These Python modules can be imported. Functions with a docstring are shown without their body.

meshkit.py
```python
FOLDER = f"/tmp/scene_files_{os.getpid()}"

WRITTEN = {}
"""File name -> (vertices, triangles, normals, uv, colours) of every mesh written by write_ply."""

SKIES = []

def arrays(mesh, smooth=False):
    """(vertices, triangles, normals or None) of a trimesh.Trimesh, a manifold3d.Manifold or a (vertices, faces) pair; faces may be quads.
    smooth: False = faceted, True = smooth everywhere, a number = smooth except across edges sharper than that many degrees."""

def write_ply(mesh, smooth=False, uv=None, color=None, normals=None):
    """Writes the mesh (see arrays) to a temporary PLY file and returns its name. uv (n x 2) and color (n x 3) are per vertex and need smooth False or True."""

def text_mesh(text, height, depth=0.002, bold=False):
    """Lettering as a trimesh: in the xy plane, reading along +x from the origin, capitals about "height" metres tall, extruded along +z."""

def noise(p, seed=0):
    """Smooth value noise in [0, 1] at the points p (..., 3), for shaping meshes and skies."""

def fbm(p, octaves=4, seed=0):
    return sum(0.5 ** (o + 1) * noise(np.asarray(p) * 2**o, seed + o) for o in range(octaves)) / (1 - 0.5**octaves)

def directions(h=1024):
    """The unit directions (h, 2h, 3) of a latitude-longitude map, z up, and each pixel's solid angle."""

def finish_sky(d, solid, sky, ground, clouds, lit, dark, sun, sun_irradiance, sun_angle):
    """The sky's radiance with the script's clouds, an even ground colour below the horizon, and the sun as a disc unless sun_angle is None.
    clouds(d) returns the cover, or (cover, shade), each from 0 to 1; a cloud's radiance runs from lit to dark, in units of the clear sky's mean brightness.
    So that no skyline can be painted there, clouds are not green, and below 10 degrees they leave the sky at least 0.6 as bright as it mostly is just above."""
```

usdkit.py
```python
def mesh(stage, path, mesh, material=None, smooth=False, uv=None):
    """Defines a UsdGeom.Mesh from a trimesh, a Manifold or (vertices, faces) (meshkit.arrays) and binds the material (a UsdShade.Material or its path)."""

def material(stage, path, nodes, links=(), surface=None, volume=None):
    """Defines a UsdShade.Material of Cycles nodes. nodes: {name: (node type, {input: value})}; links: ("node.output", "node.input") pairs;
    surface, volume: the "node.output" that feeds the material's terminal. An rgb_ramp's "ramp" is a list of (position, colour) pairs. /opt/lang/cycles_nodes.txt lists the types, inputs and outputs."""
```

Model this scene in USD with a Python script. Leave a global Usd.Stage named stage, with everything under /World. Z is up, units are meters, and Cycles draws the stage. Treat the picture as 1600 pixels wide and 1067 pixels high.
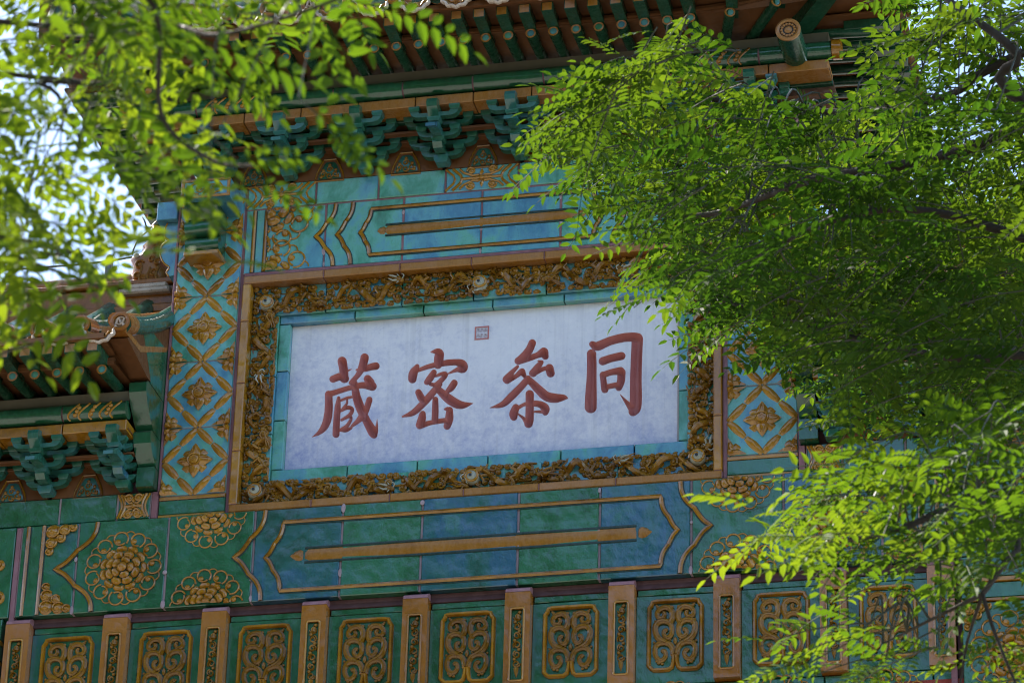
import math, random
import numpy as np
import trimesh, usdkit, meshkit
from pxr import Usd, UsdGeom, UsdLux, UsdShade, Gf, Sdf, Vt
from scipy.spatial import Delaunay
from shapely.geometry import Polygon, LineString, Point, box as sbox
from shapely.ops import unary_union
import shapely

stage = Usd.Stage.CreateInMemory()
UsdGeom.SetStageUpAxis(stage, UsdGeom.Tokens.z)
UsdGeom.SetStageMetersPerUnit(stage, 1.0)
world = UsdGeom.Xform.Define(stage, '/World')
stage.SetDefaultPrim(world.GetPrim())
UsdGeom.Scope.Define(stage, '/World/Looks')

# ------------------------------------------------------------------ camera, sky, sun
CAM = np.array([4.23, -17.0, 1.6])
YAW, PITCH, ROLL, FPX = math.radians(13.35686), math.radians(26.97388), math.radians(1.64579), 5656.69
EXPOSURE = 1.65
SUN_DIR = np.array([-0.72, 0.40, 0.95]); SUN_DIR = SUN_DIR / np.linalg.norm(SUN_DIR)
SKY_STRENGTH, SUN_INTENSITY = 0.12, 1.1

FWD = np.array([-math.sin(YAW) * math.cos(PITCH), math.cos(YAW) * math.cos(PITCH), math.sin(PITCH)])
RIGHT = np.array([math.cos(YAW), math.sin(YAW), 0.0]); UP = np.cross(RIGHT, FWD)
RIGHT, UP = math.cos(ROLL) * RIGHT + math.sin(ROLL) * UP, -math.sin(ROLL) * RIGHT + math.cos(ROLL) * UP
cam = UsdGeom.Camera.Define(stage, '/World/camera')
cam.CreateHorizontalApertureAttr(36.0); cam.CreateVerticalApertureAttr(36.0 * 682 / 1024)
cam.CreateFocalLengthAttr(36.0 * FPX / 1600.0)
cam.CreateFStopAttr(9.5); cam.CreateFocusDistanceAttr(17.8)
cam.CreateExposureAttr(EXPOSURE)
M = Gf.Matrix4d(*RIGHT, 0, *UP, 0, *(-FWD), 0, *CAM, 1)
cam.AddTransformOp().Set(M)

def at(px, py, dist):
    """A point of the place seen at this spot, so many metres from the lens."""
    v = FWD + (px - 800.0) / FPX * RIGHT - (py - 533.5) / FPX * UP
    return CAM + v / np.linalg.norm(v) * dist

sun_el = math.asin(SUN_DIR[2]); sun_rot = math.atan2(SUN_DIR[0], SUN_DIR[1])
usdkit.material(stage, '/World/Looks/sky_look', {
    'sky': ('sky_texture', {'sky_type': 'single_scattering', 'sun_disc': False, 'sun_elevation': sun_el, 'sun_rotation': sun_rot,
                            'air_density': 1.0, 'aerosol_density': 1.0, 'ozone_density': 1.8}),
    'bg': ('background_shader', {'strength': SKY_STRENGTH})}, [('sky.color', 'bg.color')], surface='bg.background')
dome = UsdLux.DomeLight.Define(stage, '/World/sky')
UsdShade.MaterialBindingAPI.Apply(dome.GetPrim()).Bind(UsdShade.Material.Get(stage, '/World/Looks/sky_look'))
dome.GetPrim().SetCustomDataByKey('kind', 'structure')
sun = UsdLux.DistantLight.Define(stage, '/World/sun')
sun.CreateIntensityAttr(SUN_INTENSITY); sun.CreateAngleAttr(0.5); sun.CreateColorAttr(Gf.Vec3f(1.0, 0.93, 0.82)); sun.CreateNormalizeAttr(True)
zq = SUN_DIR; xq = np.cross([0, 0, 1.0], zq); xq /= np.linalg.norm(xq); yq = np.cross(zq, xq)
sun.AddTransformOp().Set(Gf.Matrix4d(*xq, 0, *yq, 0, *zq, 0, 0, 0, 60, 1))

# ------------------------------------------------------------------ materials
L = '/World/Looks/'
def glaze(name, ramp, rough=0.2, spread=0.35, scale=5.0, streak=34.0, bump=0.12, spec=0.5, dirt=0.35, amp=0.75, chips=0.75):
    usdkit.material(stage, L + name, {
        'geo': ('geometry', {}), 'oi': ('object_info', {}),
        'mp': ('mapping', {'scale': (1.0, 1.0, 0.55)}),
        'n1': ('noise_texture', {'scale': scale, 'detail': 4.0, 'roughness': 0.6, 'distortion': 0.6}),
        'n2': ('noise_texture', {'scale': streak, 'detail': 5.0, 'roughness': 0.65, 'distortion': 0.3}),
        'n3': ('noise_texture', {'scale': 90.0, 'detail': 3.0, 'roughness': 0.7}),
        'a': ('math', {'math_type': 'multiply_add', 'value2': amp, 'value3': -0.18 - (amp - 0.75) * 0.5}),
        'b': ('math', {'math_type': 'multiply_add', 'value2': 0.36}),
        'c': ('math', {'math_type': 'multiply_add', 'value2': spread}),
        'r': ('rgb_ramp', {'ramp': ramp}),
        'd': ('map_range', {'from_min': 0.56, 'from_max': 0.75, 'to_min': 0.0, 'to_max': dirt, 'clamp': True}),
        'dm': ('mix_color', {'blend_type': 'mix', 'b': (0.055, 0.042, 0.032)}),
        'n5': ('noise_texture', {'scale': 17.0, 'detail': 9.0, 'roughness': 0.78}), 'ch': ('map_range', {'from_min': 0.685, 'from_max': 0.72, 'to_min': 0.0, 'to_max': chips, 'clamp': True}), 'cm': ('mix_color', {'blend_type': 'mix', 'b': (0.30, 0.215, 0.19)}),
        'ro': ('map_range', {'from_min': 0.3, 'from_max': 0.75, 'to_min': rough * 0.6, 'to_max': rough * 1.9}),
        'bp': ('bump', {'strength': bump, 'distance': 0.01}), 'n4': ('noise_texture', {'scale': 11.0, 'detail': 1.5, 'roughness': 0.4}), 'bw': ('bump', {'strength': 0.2, 'distance': 0.02}),
        'p': ('principled_bsdf', {'specular_ior_level': spec})},
        [('geo.position', 'mp.vector'), ('mp.vector', 'n1.vector'), ('mp.vector', 'n2.vector'), ('geo.position', 'n3.vector'),
         ('n1.fac', 'a.value1'), ('n2.fac', 'b.value1'), ('a.value', 'b.value3'), ('oi.random', 'c.value1'), ('b.value', 'c.value3'),
         ('c.value', 'r.fac'), ('r.color', 'dm.a'), ('n3.fac', 'd.value'), ('d.result', 'dm.fac'), ('geo.position', 'n5.vector'), ('n5.fac', 'ch.value'), ('dm.result', 'cm.a'), ('ch.result', 'cm.fac'), ('cm.result', 'p.base_color'),
         ('n2.fac', 'ro.value'), ('ro.result', 'p.roughness'), ('geo.position', 'n4.vector'), ('n4.fac', 'bw.height'), ('bw.normal', 'bp.normal'), ('n2.fac', 'bp.height'), ('bp.normal', 'p.normal')], surface='p.BSDF')
    return L + name

TURQ = glaze('turquoise_glaze', [(0.05, (0.022, 0.120, 0.060)), (0.26, (0.045, 0.220, 0.130)), (0.42, (0.095, 0.320, 0.240)), (0.60, (0.080, 0.265, 0.315)), (0.85, (0.042, 0.160, 0.260))], 0.08, spread=0.3, spec=0.95, amp=1.6)
DEEP = glaze('deep_green_glaze', [(0.05, (0.004, 0.028, 0.010)), (0.30, (0.009, 0.064, 0.024)), (0.55, (0.018, 0.100, 0.042)), (0.78, (0.022, 0.105, 0.072)), (1.0, (0.018, 0.065, 0.100))], 0.065, spread=0.32, spec=1.0, amp=1.5)
SKYBLUEG = glaze('deep_blue_glaze', [(0.05, (0.006, 0.034, 0.022)), (0.30, (0.012, 0.070, 0.055)), (0.48, (0.015, 0.076, 0.086)), (0.65, (0.019, 0.074, 0.122)), (0.85, (0.022, 0.100, 0.085))], 0.06, spread=0.25, spec=1.0, amp=2.2, scale=3.5)  # blue glaze variant, with mirrored sky painted into its colour
GLAZESHADE = glaze('dark_groove_glaze', [(0.0, (0.010, 0.020, 0.014)), (1.0, (0.020, 0.040, 0.028))], 0.3)  # dark glaze run and the shade under raised gold, both as colour
GREEN = glaze('green_glaze', [(0.1, (0.006, 0.036, 0.014)), (0.5, (0.011, 0.066, 0.027)), (0.8, (0.020, 0.100, 0.050)), (1.0, (0.024, 0.09, 0.09))], 0.09, spec=0.9)
ROOFGREEN = glaze('rafter_green_glaze', [(0.1, (0.006, 0.030, 0.014)), (0.6, (0.010, 0.056, 0.027)), (1.0, (0.018, 0.080, 0.044))], 0.2, chips=0.4)
BRGREEN = glaze('bracket_glaze', [(0.1, (0.010, 0.055, 0.028)), (0.5, (0.018, 0.098, 0.058)), (0.8, (0.030, 0.125, 0.110)), (1.0, (0.032, 0.095, 0.20))], 0.13, spread=0.45, spec=0.85)
AMBER = glaze('amber_glaze', [(0.1, (0.095, 0.034, 0.002)), (0.4, (0.25, 0.100, 0.004)), (0.7, (0.35, 0.155, 0.008)), (1.0, (0.40, 0.20, 0.022))], 0.075, spec=0.9, dirt=0.6, amp=1.2)
AMBERD = glaze('old_amber_glaze', [(0.1, (0.062, 0.024, 0.002)), (0.5, (0.180, 0.076, 0.004)), (0.8, (0.28, 0.130, 0.010)), (1.0, (0.31, 0.165, 0.03))], 0.11, dirt=0.75, spec=0.55)
PALEAMB = glaze('worn_amber_glaze', [(0.1, (0.20, 0.072, 0.006)), (0.45, (0.29, 0.125, 0.018)), (0.75, (0.31, 0.150, 0.060)), (1.0, (0.30, 0.15, 0.15))], 0.25)
PILLAR = glaze('red_amber_glaze', [(0.1, (0.13, 0.040, 0.005)), (0.45, (0.25, 0.088, 0.008)), (0.75, (0.31, 0.120, 0.022)), (1.0, (0.29, 0.130, 0.075))], 0.1, spec=0.9, spread=0.45)
BISCUIT = glaze('purple_biscuit', [(0.1, (0.14, 0.060, 0.065)), (0.5, (0.25, 0.115, 0.125)), (1.0, (0.38, 0.22, 0.25))], 0.6, scale=14, spec=0.25)
LEDGE = glaze('dark_biscuit', [(0.1, (0.055, 0.026, 0.024)), (0.5, (0.105, 0.052, 0.050)), (1.0, (0.19, 0.10, 0.105))], 0.65, scale=14, spec=0.2)  # biscuit with the lintel's shade darkened into its colour
SOFFIT = glaze('brown_soffit', [(0.1, (0.065, 0.026, 0.010)), (0.6, (0.140, 0.056, 0.018)), (1.0, (0.24, 0.10, 0.035))], 0.45, spec=0.3)
OLIVE = glaze('olive_board', [(0.1, (0.055, 0.050, 0.030)), (0.6, (0.090, 0.080, 0.050)), (1.0, (0.13, 0.115, 0.075))], 0.55, spec=0.3)
ROOFAMB = glaze('roof_amber_glaze', [(0.1, (0.12, 0.040, 0.006)), (0.5, (0.27, 0.095, 0.012)), (1.0, (0.36, 0.17, 0.05))], 0.2, dirt=0.85, bump=0.04)
ROOFTILE = glaze('roof_green_tile', [(0.1, (0.008, 0.040, 0.022)), (0.6, (0.016, 0.075, 0.045)), (1.0, (0.03, 0.10, 0.10))], 0.15, dirt=0.6, bump=0.04, spec=0.8)
ROOFPALE = glaze('worn_roof_edge', [(0.1, (0.36, 0.22, 0.12)), (0.5, (0.50, 0.38, 0.28)), (1.0, (0.60, 0.52, 0.44))], 0.4, dirt=0.9)  # pale tone paints sunlight on tile rims; also used for pale parts
ROOFBLUE = glaze('roof_pan_glaze', [(0.1, (0.010, 0.040, 0.034)), (0.6, (0.018, 0.065, 0.070)), (1.0, (0.03, 0.08, 0.12))], 0.2)
WHITE = glaze('white_glaze', [(0.1, (0.20, 0.185, 0.115)), (0.5, (0.31, 0.30, 0.215)), (1.0, (0.45, 0.45, 0.38))], 0.22, dirt=0.4)
BLACK = glaze('dark_hole', [(0.0, (0.01, 0.01, 0.01)), (1.0, (0.02, 0.018, 0.015))], 0.5)
MORTAR = glaze('pale_mortar', [(0.1, (0.26, 0.22, 0.21)), (0.5, (0.40, 0.36, 0.35)), (1.0, (0.55, 0.52, 0.50))], 0.8, scale=20, spec=0.15)
PLASTER = glaze('lilac_plaster', [(0.1, (0.24, 0.20, 0.23)), (0.5, (0.36, 0.31, 0.35)), (1.0, (0.46, 0.42, 0.45))], 0.8, scale=12, spec=0.15)
REDWALL = glaze('red_wall', [(0.1, (0.20, 0.035, 0.025)), (1.0, (0.30, 0.06, 0.045))], 0.8, spec=0.2)
REDPAINT = glaze('red_paint', [(0.1, (0.42, 0.125, 0.105)), (0.5, (0.49, 0.175, 0.155)), (1.0, (0.56, 0.26, 0.24))], 0.42, spread=0.05, scale=12, spec=0.35, dirt=0.25)
WIRE = glaze('dark_wire', [(0, (0.015, 0.014, 0.02)), (1, (0.03, 0.03, 0.035))], 0.4)
STEEL = glaze('grey_steel', [(0, (0.10, 0.10, 0.12)), (1, (0.16, 0.16, 0.18))], 0.4)
usdkit.material(stage, L + 'blue_stained_stone', {
    'geo': ('geometry', {}), 'sep': ('separate_xyz', {}),
    'n1': ('noise_texture', {'scale': 4.5, 'detail': 8.0, 'roughness': 0.74, 'distortion': 0.2}),
    'n2': ('noise_texture', {'scale': 26.0, 'detail': 6.0, 'roughness': 0.7}),
    'n3': ('noise_texture', {'scale': 28.0, 'detail': 8.0, 'roughness': 0.78, 'distortion': 0.2}),
    'ms': ('mapping', {'scale': (26.0, 1.0, 0.9)}), 'ns': ('noise_texture', {'scale': 1.0, 'detail': 5.0, 'roughness': 0.65}), 'st': ('map_range', {'from_min': 0.52, 'from_max': 0.78, 'to_min': 0.0, 'to_max': 0.42, 'clamp': True}), 'sm': ('mix_color', {'blend_type': 'mix', 'b': (0.36, 0.35, 0.36)}),
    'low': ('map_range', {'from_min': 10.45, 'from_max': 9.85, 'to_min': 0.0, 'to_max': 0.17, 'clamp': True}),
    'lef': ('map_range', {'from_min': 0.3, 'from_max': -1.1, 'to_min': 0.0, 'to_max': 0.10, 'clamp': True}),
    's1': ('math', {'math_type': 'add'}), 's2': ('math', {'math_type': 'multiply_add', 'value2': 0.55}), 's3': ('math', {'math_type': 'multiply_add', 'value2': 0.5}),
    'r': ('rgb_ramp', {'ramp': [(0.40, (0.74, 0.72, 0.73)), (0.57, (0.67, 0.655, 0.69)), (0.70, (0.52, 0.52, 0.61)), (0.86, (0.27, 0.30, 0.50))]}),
    'd': ('map_range', {'from_min': 0.60, 'from_max': 0.80, 'to_min': 0.0, 'to_max': 0.45, 'clamp': True}),
    'dm': ('mix_color', {'blend_type': 'mix', 'b': (0.30, 0.30, 0.33)}),
    'bp': ('bump', {'strength': 0.12, 'distance': 0.006}),
    'p': ('principled_bsdf', {'roughness': 0.5, 'specular_ior_level': 0.3})},
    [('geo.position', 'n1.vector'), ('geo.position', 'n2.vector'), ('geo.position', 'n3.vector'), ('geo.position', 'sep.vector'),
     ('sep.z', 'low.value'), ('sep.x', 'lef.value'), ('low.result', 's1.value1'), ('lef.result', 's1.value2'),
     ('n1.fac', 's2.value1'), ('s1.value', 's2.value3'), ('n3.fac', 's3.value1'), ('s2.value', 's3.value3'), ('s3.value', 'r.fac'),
     ('n2.fac', 'd.value'), ('r.color', 'dm.a'), ('d.result', 'dm.fac'), ('geo.position', 'ms.vector'), ('ms.vector', 'ns.vector'), ('ns.fac', 'st.value'), ('dm.result', 'sm.a'), ('st.result', 'sm.fac'), ('sm.result', 'p.base_color'), ('n2.fac', 'bp.height'), ('bp.normal', 'p.normal')], surface='p.BSDF')
STONE = L + 'blue_stained_stone'
def leaf_look(name, ramp, trans):
    usdkit.material(stage, L + name, {
        'geo': ('geometry', {}), 'oi': ('object_info', {}), 'n': ('noise_texture', {'scale': 1.3, 'detail': 2.0}),
        'a': ('math', {'math_type': 'multiply_add', 'value2': 0.5}), 'b': ('math', {'math_type': 'multiply_add', 'value2': 1.5, 'value3': -0.5}),
        'r': ('rgb_ramp', {'ramp': ramp}), 't': ('rgb_ramp', {'ramp': trans}),
        'p': ('principled_bsdf', {'roughness': 0.6, 'specular_ior_level': 0.12}), 'tr': ('translucent_bsdf', {}), 'mx': ('mix_closure', {'fac': 0.46})},
        [('geo.random_per_island', 'a.value1'), ('geo.position', 'n.vector'), ('n.fac', 'b.value1'), ('b.value', 'a.value3'),
         ('a.value', 'r.fac'), ('a.value', 't.fac'), ('r.color', 'p.base_color'), ('t.color', 'tr.color'), ('p.BSDF', 'mx.closure1'), ('tr.BSDF', 'mx.closure2')], surface='mx.closure')
    return L + name
BRIGHTLEAF = leaf_look('sunlit_leaf_green', [(0.1, (0.020, 0.055, 0.005)), (0.6, (0.040, 0.085, 0.008)), (1.0, (0.080, 0.115, 0.013))],
                 [(0.1, (0.10, 0.19, 0.006)), (0.5, (0.25, 0.33, 0.010)), (0.9, (0.46, 0.46, 0.020))])  # lit copy of the leaf look, sunlight put into its colour
LEAF = leaf_look('leaf_green', [(0.1, (0.015, 0.044, 0.005)), (0.6, (0.030, 0.068, 0.007)), (1.0, (0.065, 0.100, 0.011))],
                 [(0.1, (0.050, 0.125, 0.005)), (0.5, (0.155, 0.235, 0.008)), (0.9, (0.43, 0.43, 0.018))])
MORTARP = glaze('lilac_mortar', [(0.1, (0.22, 0.15, 0.16)), (0.5, (0.33, 0.245, 0.26)), (1.0, (0.45, 0.37, 0.39))], 0.8, scale=20, spec=0.15)
TWIG = glaze('green_twig', [(0, (0.030, 0.032, 0.014)), (1, (0.055, 0.052, 0.024))], 0.6)
BARK = glaze('dark_bark', [(0, (0.022, 0.018, 0.014)), (0.6, (0.045, 0.036, 0.028)), (1, (0.08, 0.066, 0.05))], 0.8, spec=0.2, bump=0.5)
PAVING = glaze('grey_paving', [(0, (0.16, 0.15, 0.135)), (1, (0.26, 0.245, 0.22))], 0.8, scale=0.8, spec=0.2)

# ------------------------------------------------------------------ mesh helpers
class MB:
    def __init__(s): s.v, s.f, s.n = [], [], 0
    def add(s, v, f):
        v = np.asarray(v, float); f = np.asarray(f, int)
        if f.ndim == 2 and f.shape[1] == 4: f = np.vstack([f[:, [0, 1, 2]], f[:, [0, 2, 3]]])
        s.v.append(v); s.f.append(f + s.n); s.n += len(v); return s
    def get(s): return np.vstack(s.v), np.vstack(s.f)
    def join(s, o, mirror=False, dx=0, dy=0, dz=0):
        if not o.v: return s
        v, f = o.get(); v = v.copy()
        if mirror: v[:, 0] *= -1; f = f[:, ::-1]
        return s.add(v + [dx, dy, dz], f)
    def box(s, x0, x1, y0, y1, z0, z1, c=0.004, tilt=(0, 0)):
        """A block whose face towards -Y has chamfered edges."""
        c = min(c, (x1 - x0) * .4, (z1 - z0) * .4, (y1 - y0) * .8)
        def ring(y, d): return [(x0 + d, y, z0 + d), (x1 - d, y, z0 + d), (x1 - d, y, z1 - d), (x0 + d, y, z1 - d)]
        v = ring(y1, 0) + ring(y0 + c, 0) + ring(y0, c); f = []
        if tilt[0] or tilt[1]: v = [(x, y + ((x - (x0 + x1) / 2) * tilt[0] + (z - (z0 + z1) / 2) * tilt[1] if i >= 4 else 0), z) for i, (x, y, z) in enumerate(v)]
        for a in (0, 4):
            for k in range(4): f.append((a + k, a + 4 + k, a + 4 + (k + 1) % 4, a + (k + 1) % 4))
        f.append((8, 9, 10, 11)); f.append((3, 2, 1, 0))
        f = [(q[0], q[3], q[2], q[1]) if i < 8 else q for i, q in enumerate(f)]
        return s.add(v, f)
    def tube(s, path, rad, n=6, closed=False, flat=1.0, cap=True):
        p = np.asarray(path, float); m = len(p); rad = np.broadcast_to(np.asarray(rad, float), (m,))
        if closed: t = np.roll(p, -1, 0) - np.roll(p, 1, 0)
        else: t = np.gradient(p, axis=0)
        t /= np.linalg.norm(t, axis=1, keepdims=True) + 1e-12
        ref = np.array([0, 1.0, 0]) if np.abs(t[:, 1]).max() < 0.9 else (np.array([0, 0, 1.0]) if np.abs(t[:, 2]).max() < 0.95 else np.array([1.0, 0.31, 0.17]))
        a = np.cross(t, ref); a /= np.linalg.norm(a, axis=1, keepdims=True) + 1e-12; b = np.cross(t, a)
        ang = (np.arange(n) + .5) * 2 * np.pi / n
        off = np.cos(ang)[None, :, None] * a[:, None] + flat * np.sin(ang)[None, :, None] * b[:, None]
        v = (p[:, None] + rad[:, None, None] * off).reshape(-1, 3); f = []
        for i in range(m if closed else m - 1):
            j = (i + 1) % m
            for k in range(n):
                f.append((i * n + k, i * n + (k + 1) % n, j * n + (k + 1) % n, j * n + k))
        s.add(v, f)
        if not closed and cap:
            for i, rev in ((0, True), (m - 1, False)):
                s.v.append(np.vstack([v[i * n:(i + 1) * n], p[i]])); ff = [(k, (k + 1) % n, n) for k in range(n)]
                if rev: ff = [(q[1], q[0], q[2]) for q in ff]
                s.f.append(np.array(ff) + s.n); s.n += n + 1
        return s
    def line(s, pts, y, w, h, closed=False, n=6):
        """A raised bead along a drawn line on the plane y (points are x, z)."""
        p = [(x, y, z) for x, z in pts]
        return s.tube(p, w / 2, n, closed, flat=2 * h / w)
    def ball(s, c, r, k=1, flat=(1, 1, 1)):
        m = trimesh.creation.icosphere(k, 1.0); return s.add(np.asarray(m.vertices) * r * np.array(flat) + c, m.faces)
    def poly(s, pg, y0, y1):
        """A slab: outline in x, z, from y0 (front) to y1."""
        for g in getattr(pg, 'geoms', [pg]):
            if g.is_empty or g.area < 1e-7: continue
            m = trimesh.creation.extrude_polygon(g, y1 - y0, engine='earcut'); v = np.asarray(m.vertices)
            s.add(np.c_[v[:, 0], y1 - v[:, 2], v[:, 1]], m.faces)
        return s
    def extx(s, prof, x0, x1):
        """A section drawn in y, z carried along x."""
        g = Polygon(prof).buffer(0)
        for g in getattr(g, 'geoms', [g]):
            m = trimesh.creation.extrude_polygon(g, x1 - x0, engine='earcut'); v = np.asarray(m.vertices)
            s.add(np.c_[x0 + v[:, 2], v[:, 0], v[:, 1]], m.faces)
        return s
    def pillow(s, pg, y, h, b, step=0.012, power=2.0, y_at=None):
        """A domed relief with the outline pg (x, z) rising h towards -Y over the plane y; b is the width of the rounded edge."""
        for g in getattr(pg, 'geoms', [pg]):
            if g.is_empty or g.area < 2e-6 or g.geom_type != 'Polygon': continue
            pts = []
            for ringg in [g.exterior] + list(g.interiors):
                n = max(6, int(ringg.length / step)); c = [ringg.interpolate(i / n, True) for i in range(n)]
                pts += [(q.x, q.y) for q in c]
            nb = len(pts); x0, z0, x1, z1 = g.bounds
            gx, gz = np.meshgrid(np.arange(x0, x1, step), np.arange(z0, z1, step)); gx = gx + (np.arange(gx.shape[0]) % 2)[:, None] * step / 2
            q = np.c_[gx.ravel(), gz.ravel()]; inner = g.buffer(-step * .45)
            if not inner.is_empty: q = q[shapely.contains_xy(inner, q[:, 0], q[:, 1])]
            else: q = q[:0]
            p = np.vstack([np.array(pts), q])
            if len(q) == 0: p = np.vstack([p, [g.representative_point().coords[0]]])
            tri = Delaunay(p).simplices; c = p[tri].mean(1)
            tri = tri[shapely.contains_xy(g, c[:, 0], c[:, 1])]
            a, bb, cc = p[tri[:, 0]], p[tri[:, 1]], p[tri[:, 2]]
            ar = (bb[:, 0] - a[:, 0]) * (cc[:, 1] - a[:, 1]) - (bb[:, 1] - a[:, 1]) * (cc[:, 0] - a[:, 0])
            tri = tri[np.abs(ar) > 1e-10]; ar = ar[np.abs(ar) > 1e-10]; tri[ar < 0] = tri[ar < 0][:, ::-1]
            d = shapely.distance(shapely.points(p), g.boundary); d[:nb] = 0
            t = 1 - np.clip(d / b, 0, 1); hh = h * np.power(np.maximum(0, 1 - t ** power), 1 / power)
            s.add(np.c_[p[:, 0], y - hh, p[:, 1]], tri)
        return s

count = {}
def path_for(parent, name):
    k = count.get((parent, name), 0); count[(parent, name)] = k + 1
    return f'{parent}/{name}' + (f'_{k:03d}' if k else '')
def emit(parent, name, mb, mat, smooth=35, label=None):
    if not mb.v: return None
    p = path_for(parent, name)
    m = usdkit.mesh(stage, p, mb.get(), mat, smooth=smooth)
    if label: m.GetPrim().SetCustomDataByKey('label', label)
    return p
def group(parent, name, label=None, pos=None):
    if parent.count('/') >= 3: parent = '/'.join(parent.split('/')[:3])   # thing > part > sub-part, no deeper
    p = path_for(parent, name); x = UsdGeom.Xform.Define(stage, p)
    if pos is not None: x.AddTranslateOp().Set(Gf.Vec3d(*map(float, pos)))
    if label: x.GetPrim().SetCustomDataByKey('label', label)
    return p
def tag(p, label=None, cat=None, grp=None, kind=None):
    pr = stage.GetPrimAtPath(p)
    for k, v in (('label', label), ('category', cat), ('group', grp), ('kind', kind)):
        if v: pr.SetCustomDataByKey(k, v)
def thing(name, label, cat, grp=None):
    p = group('/World', name); tag(p, label, cat, grp); return p

def spiral(cx, cz, r, turns, a0, sgn=1, n=22, r_end=0.15):
    t = np.linspace(0, 1, n); rr = r * (1 - (1 - r_end) * t); a = a0 + sgn * turns * 2 * np.pi * t
    return np.c_[cx + rr * np.cos(a), cz + rr * np.sin(a)]
def smoothline(pts, n=8):
    """Catmull-Rom through the points."""
    p = np.asarray(pts, float); q = np.vstack([2 * p[0] - p[1], p, 2 * p[-1] - p[-2]]); out = []
    for i in range(1, len(q) - 2):
        for t in np.arange(n) / n:
            out.append(.5 * ((2 * q[i]) + (-q[i - 1] + q[i + 1]) * t + (2 * q[i - 1] - 5 * q[i] + 4 * q[i + 1] - q[i + 2]) * t * t + (-q[i - 1] + 3 * q[i] - 3 * q[i + 1] + q[i + 2]) * t ** 3))
    return np.array(out + [p[-1]])

# ------------------------------------------------------------------ the setting
g = MB(); g.add([(-150, -150, 0), (150, -150, 0), (150, 150, 0), (-150, 150, 0)], [(0, 1, 2, 3)])
tag(emit('/World', 'ground', g, PAVING, False), kind='structure')

# ------------------------------------------------------------------ the archway
A = thing('glazed_archway', 'tall ceremonial archway clad in turquoise and amber glazed tiles with tiled roofs', 'archway')
# walls behind the tiles
b = MB(); b.box(-1.74, 1.74, 0.215, 0.80, 8.4, 12.0, 0); b.box(-1.74, 1.74, 0.06, 0.2145, 8.4, 9.578, 0); b.box(-1.74, 1.74, 0.095, 0.2145, 11.03, 12.0, 0); b.box(-5.6, -1.74, 0.06, 0.80, 8.4, 10.3, 0); b.box(1.74, 5.6, 0.06, 0.80, 8.4, 10.3, 0)
emit(A, 'core_wall', b, BISCUIT, False)
def arch(cx, w, h):
    a = np.linspace(0, np.pi, 24); r = w / 2
    return Polygon([(cx + r, 0)] + [(cx + r * math.cos(t), h - r + r * math.sin(t)) for t in a] + [(cx - r, 0)])
wall = sbox(-5.6, 0, 5.6, 8.395)
for cx, w, h in ((0, 2.6, 5.6), (-4.0, 1.7, 4.4), (4.0, 1.7, 4.4)): wall = wall.difference(arch(cx, w, h))
b = MB(); b.poly(wall, 0.0, 0.9); emit(A, 'red_wall', b, REDWALL, False)
for cx, w, h in ((0, 2.6, 5.6), (-4.0, 1.7, 4.4), (4.0, 1.7, 4.4)):
    b = MB(); b.poly(arch(cx, w + .7, h + .35).difference(arch(cx, w, h)), -0.06, -0.002); emit(A, 'stone_arch', b, MORTAR, False)

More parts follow.
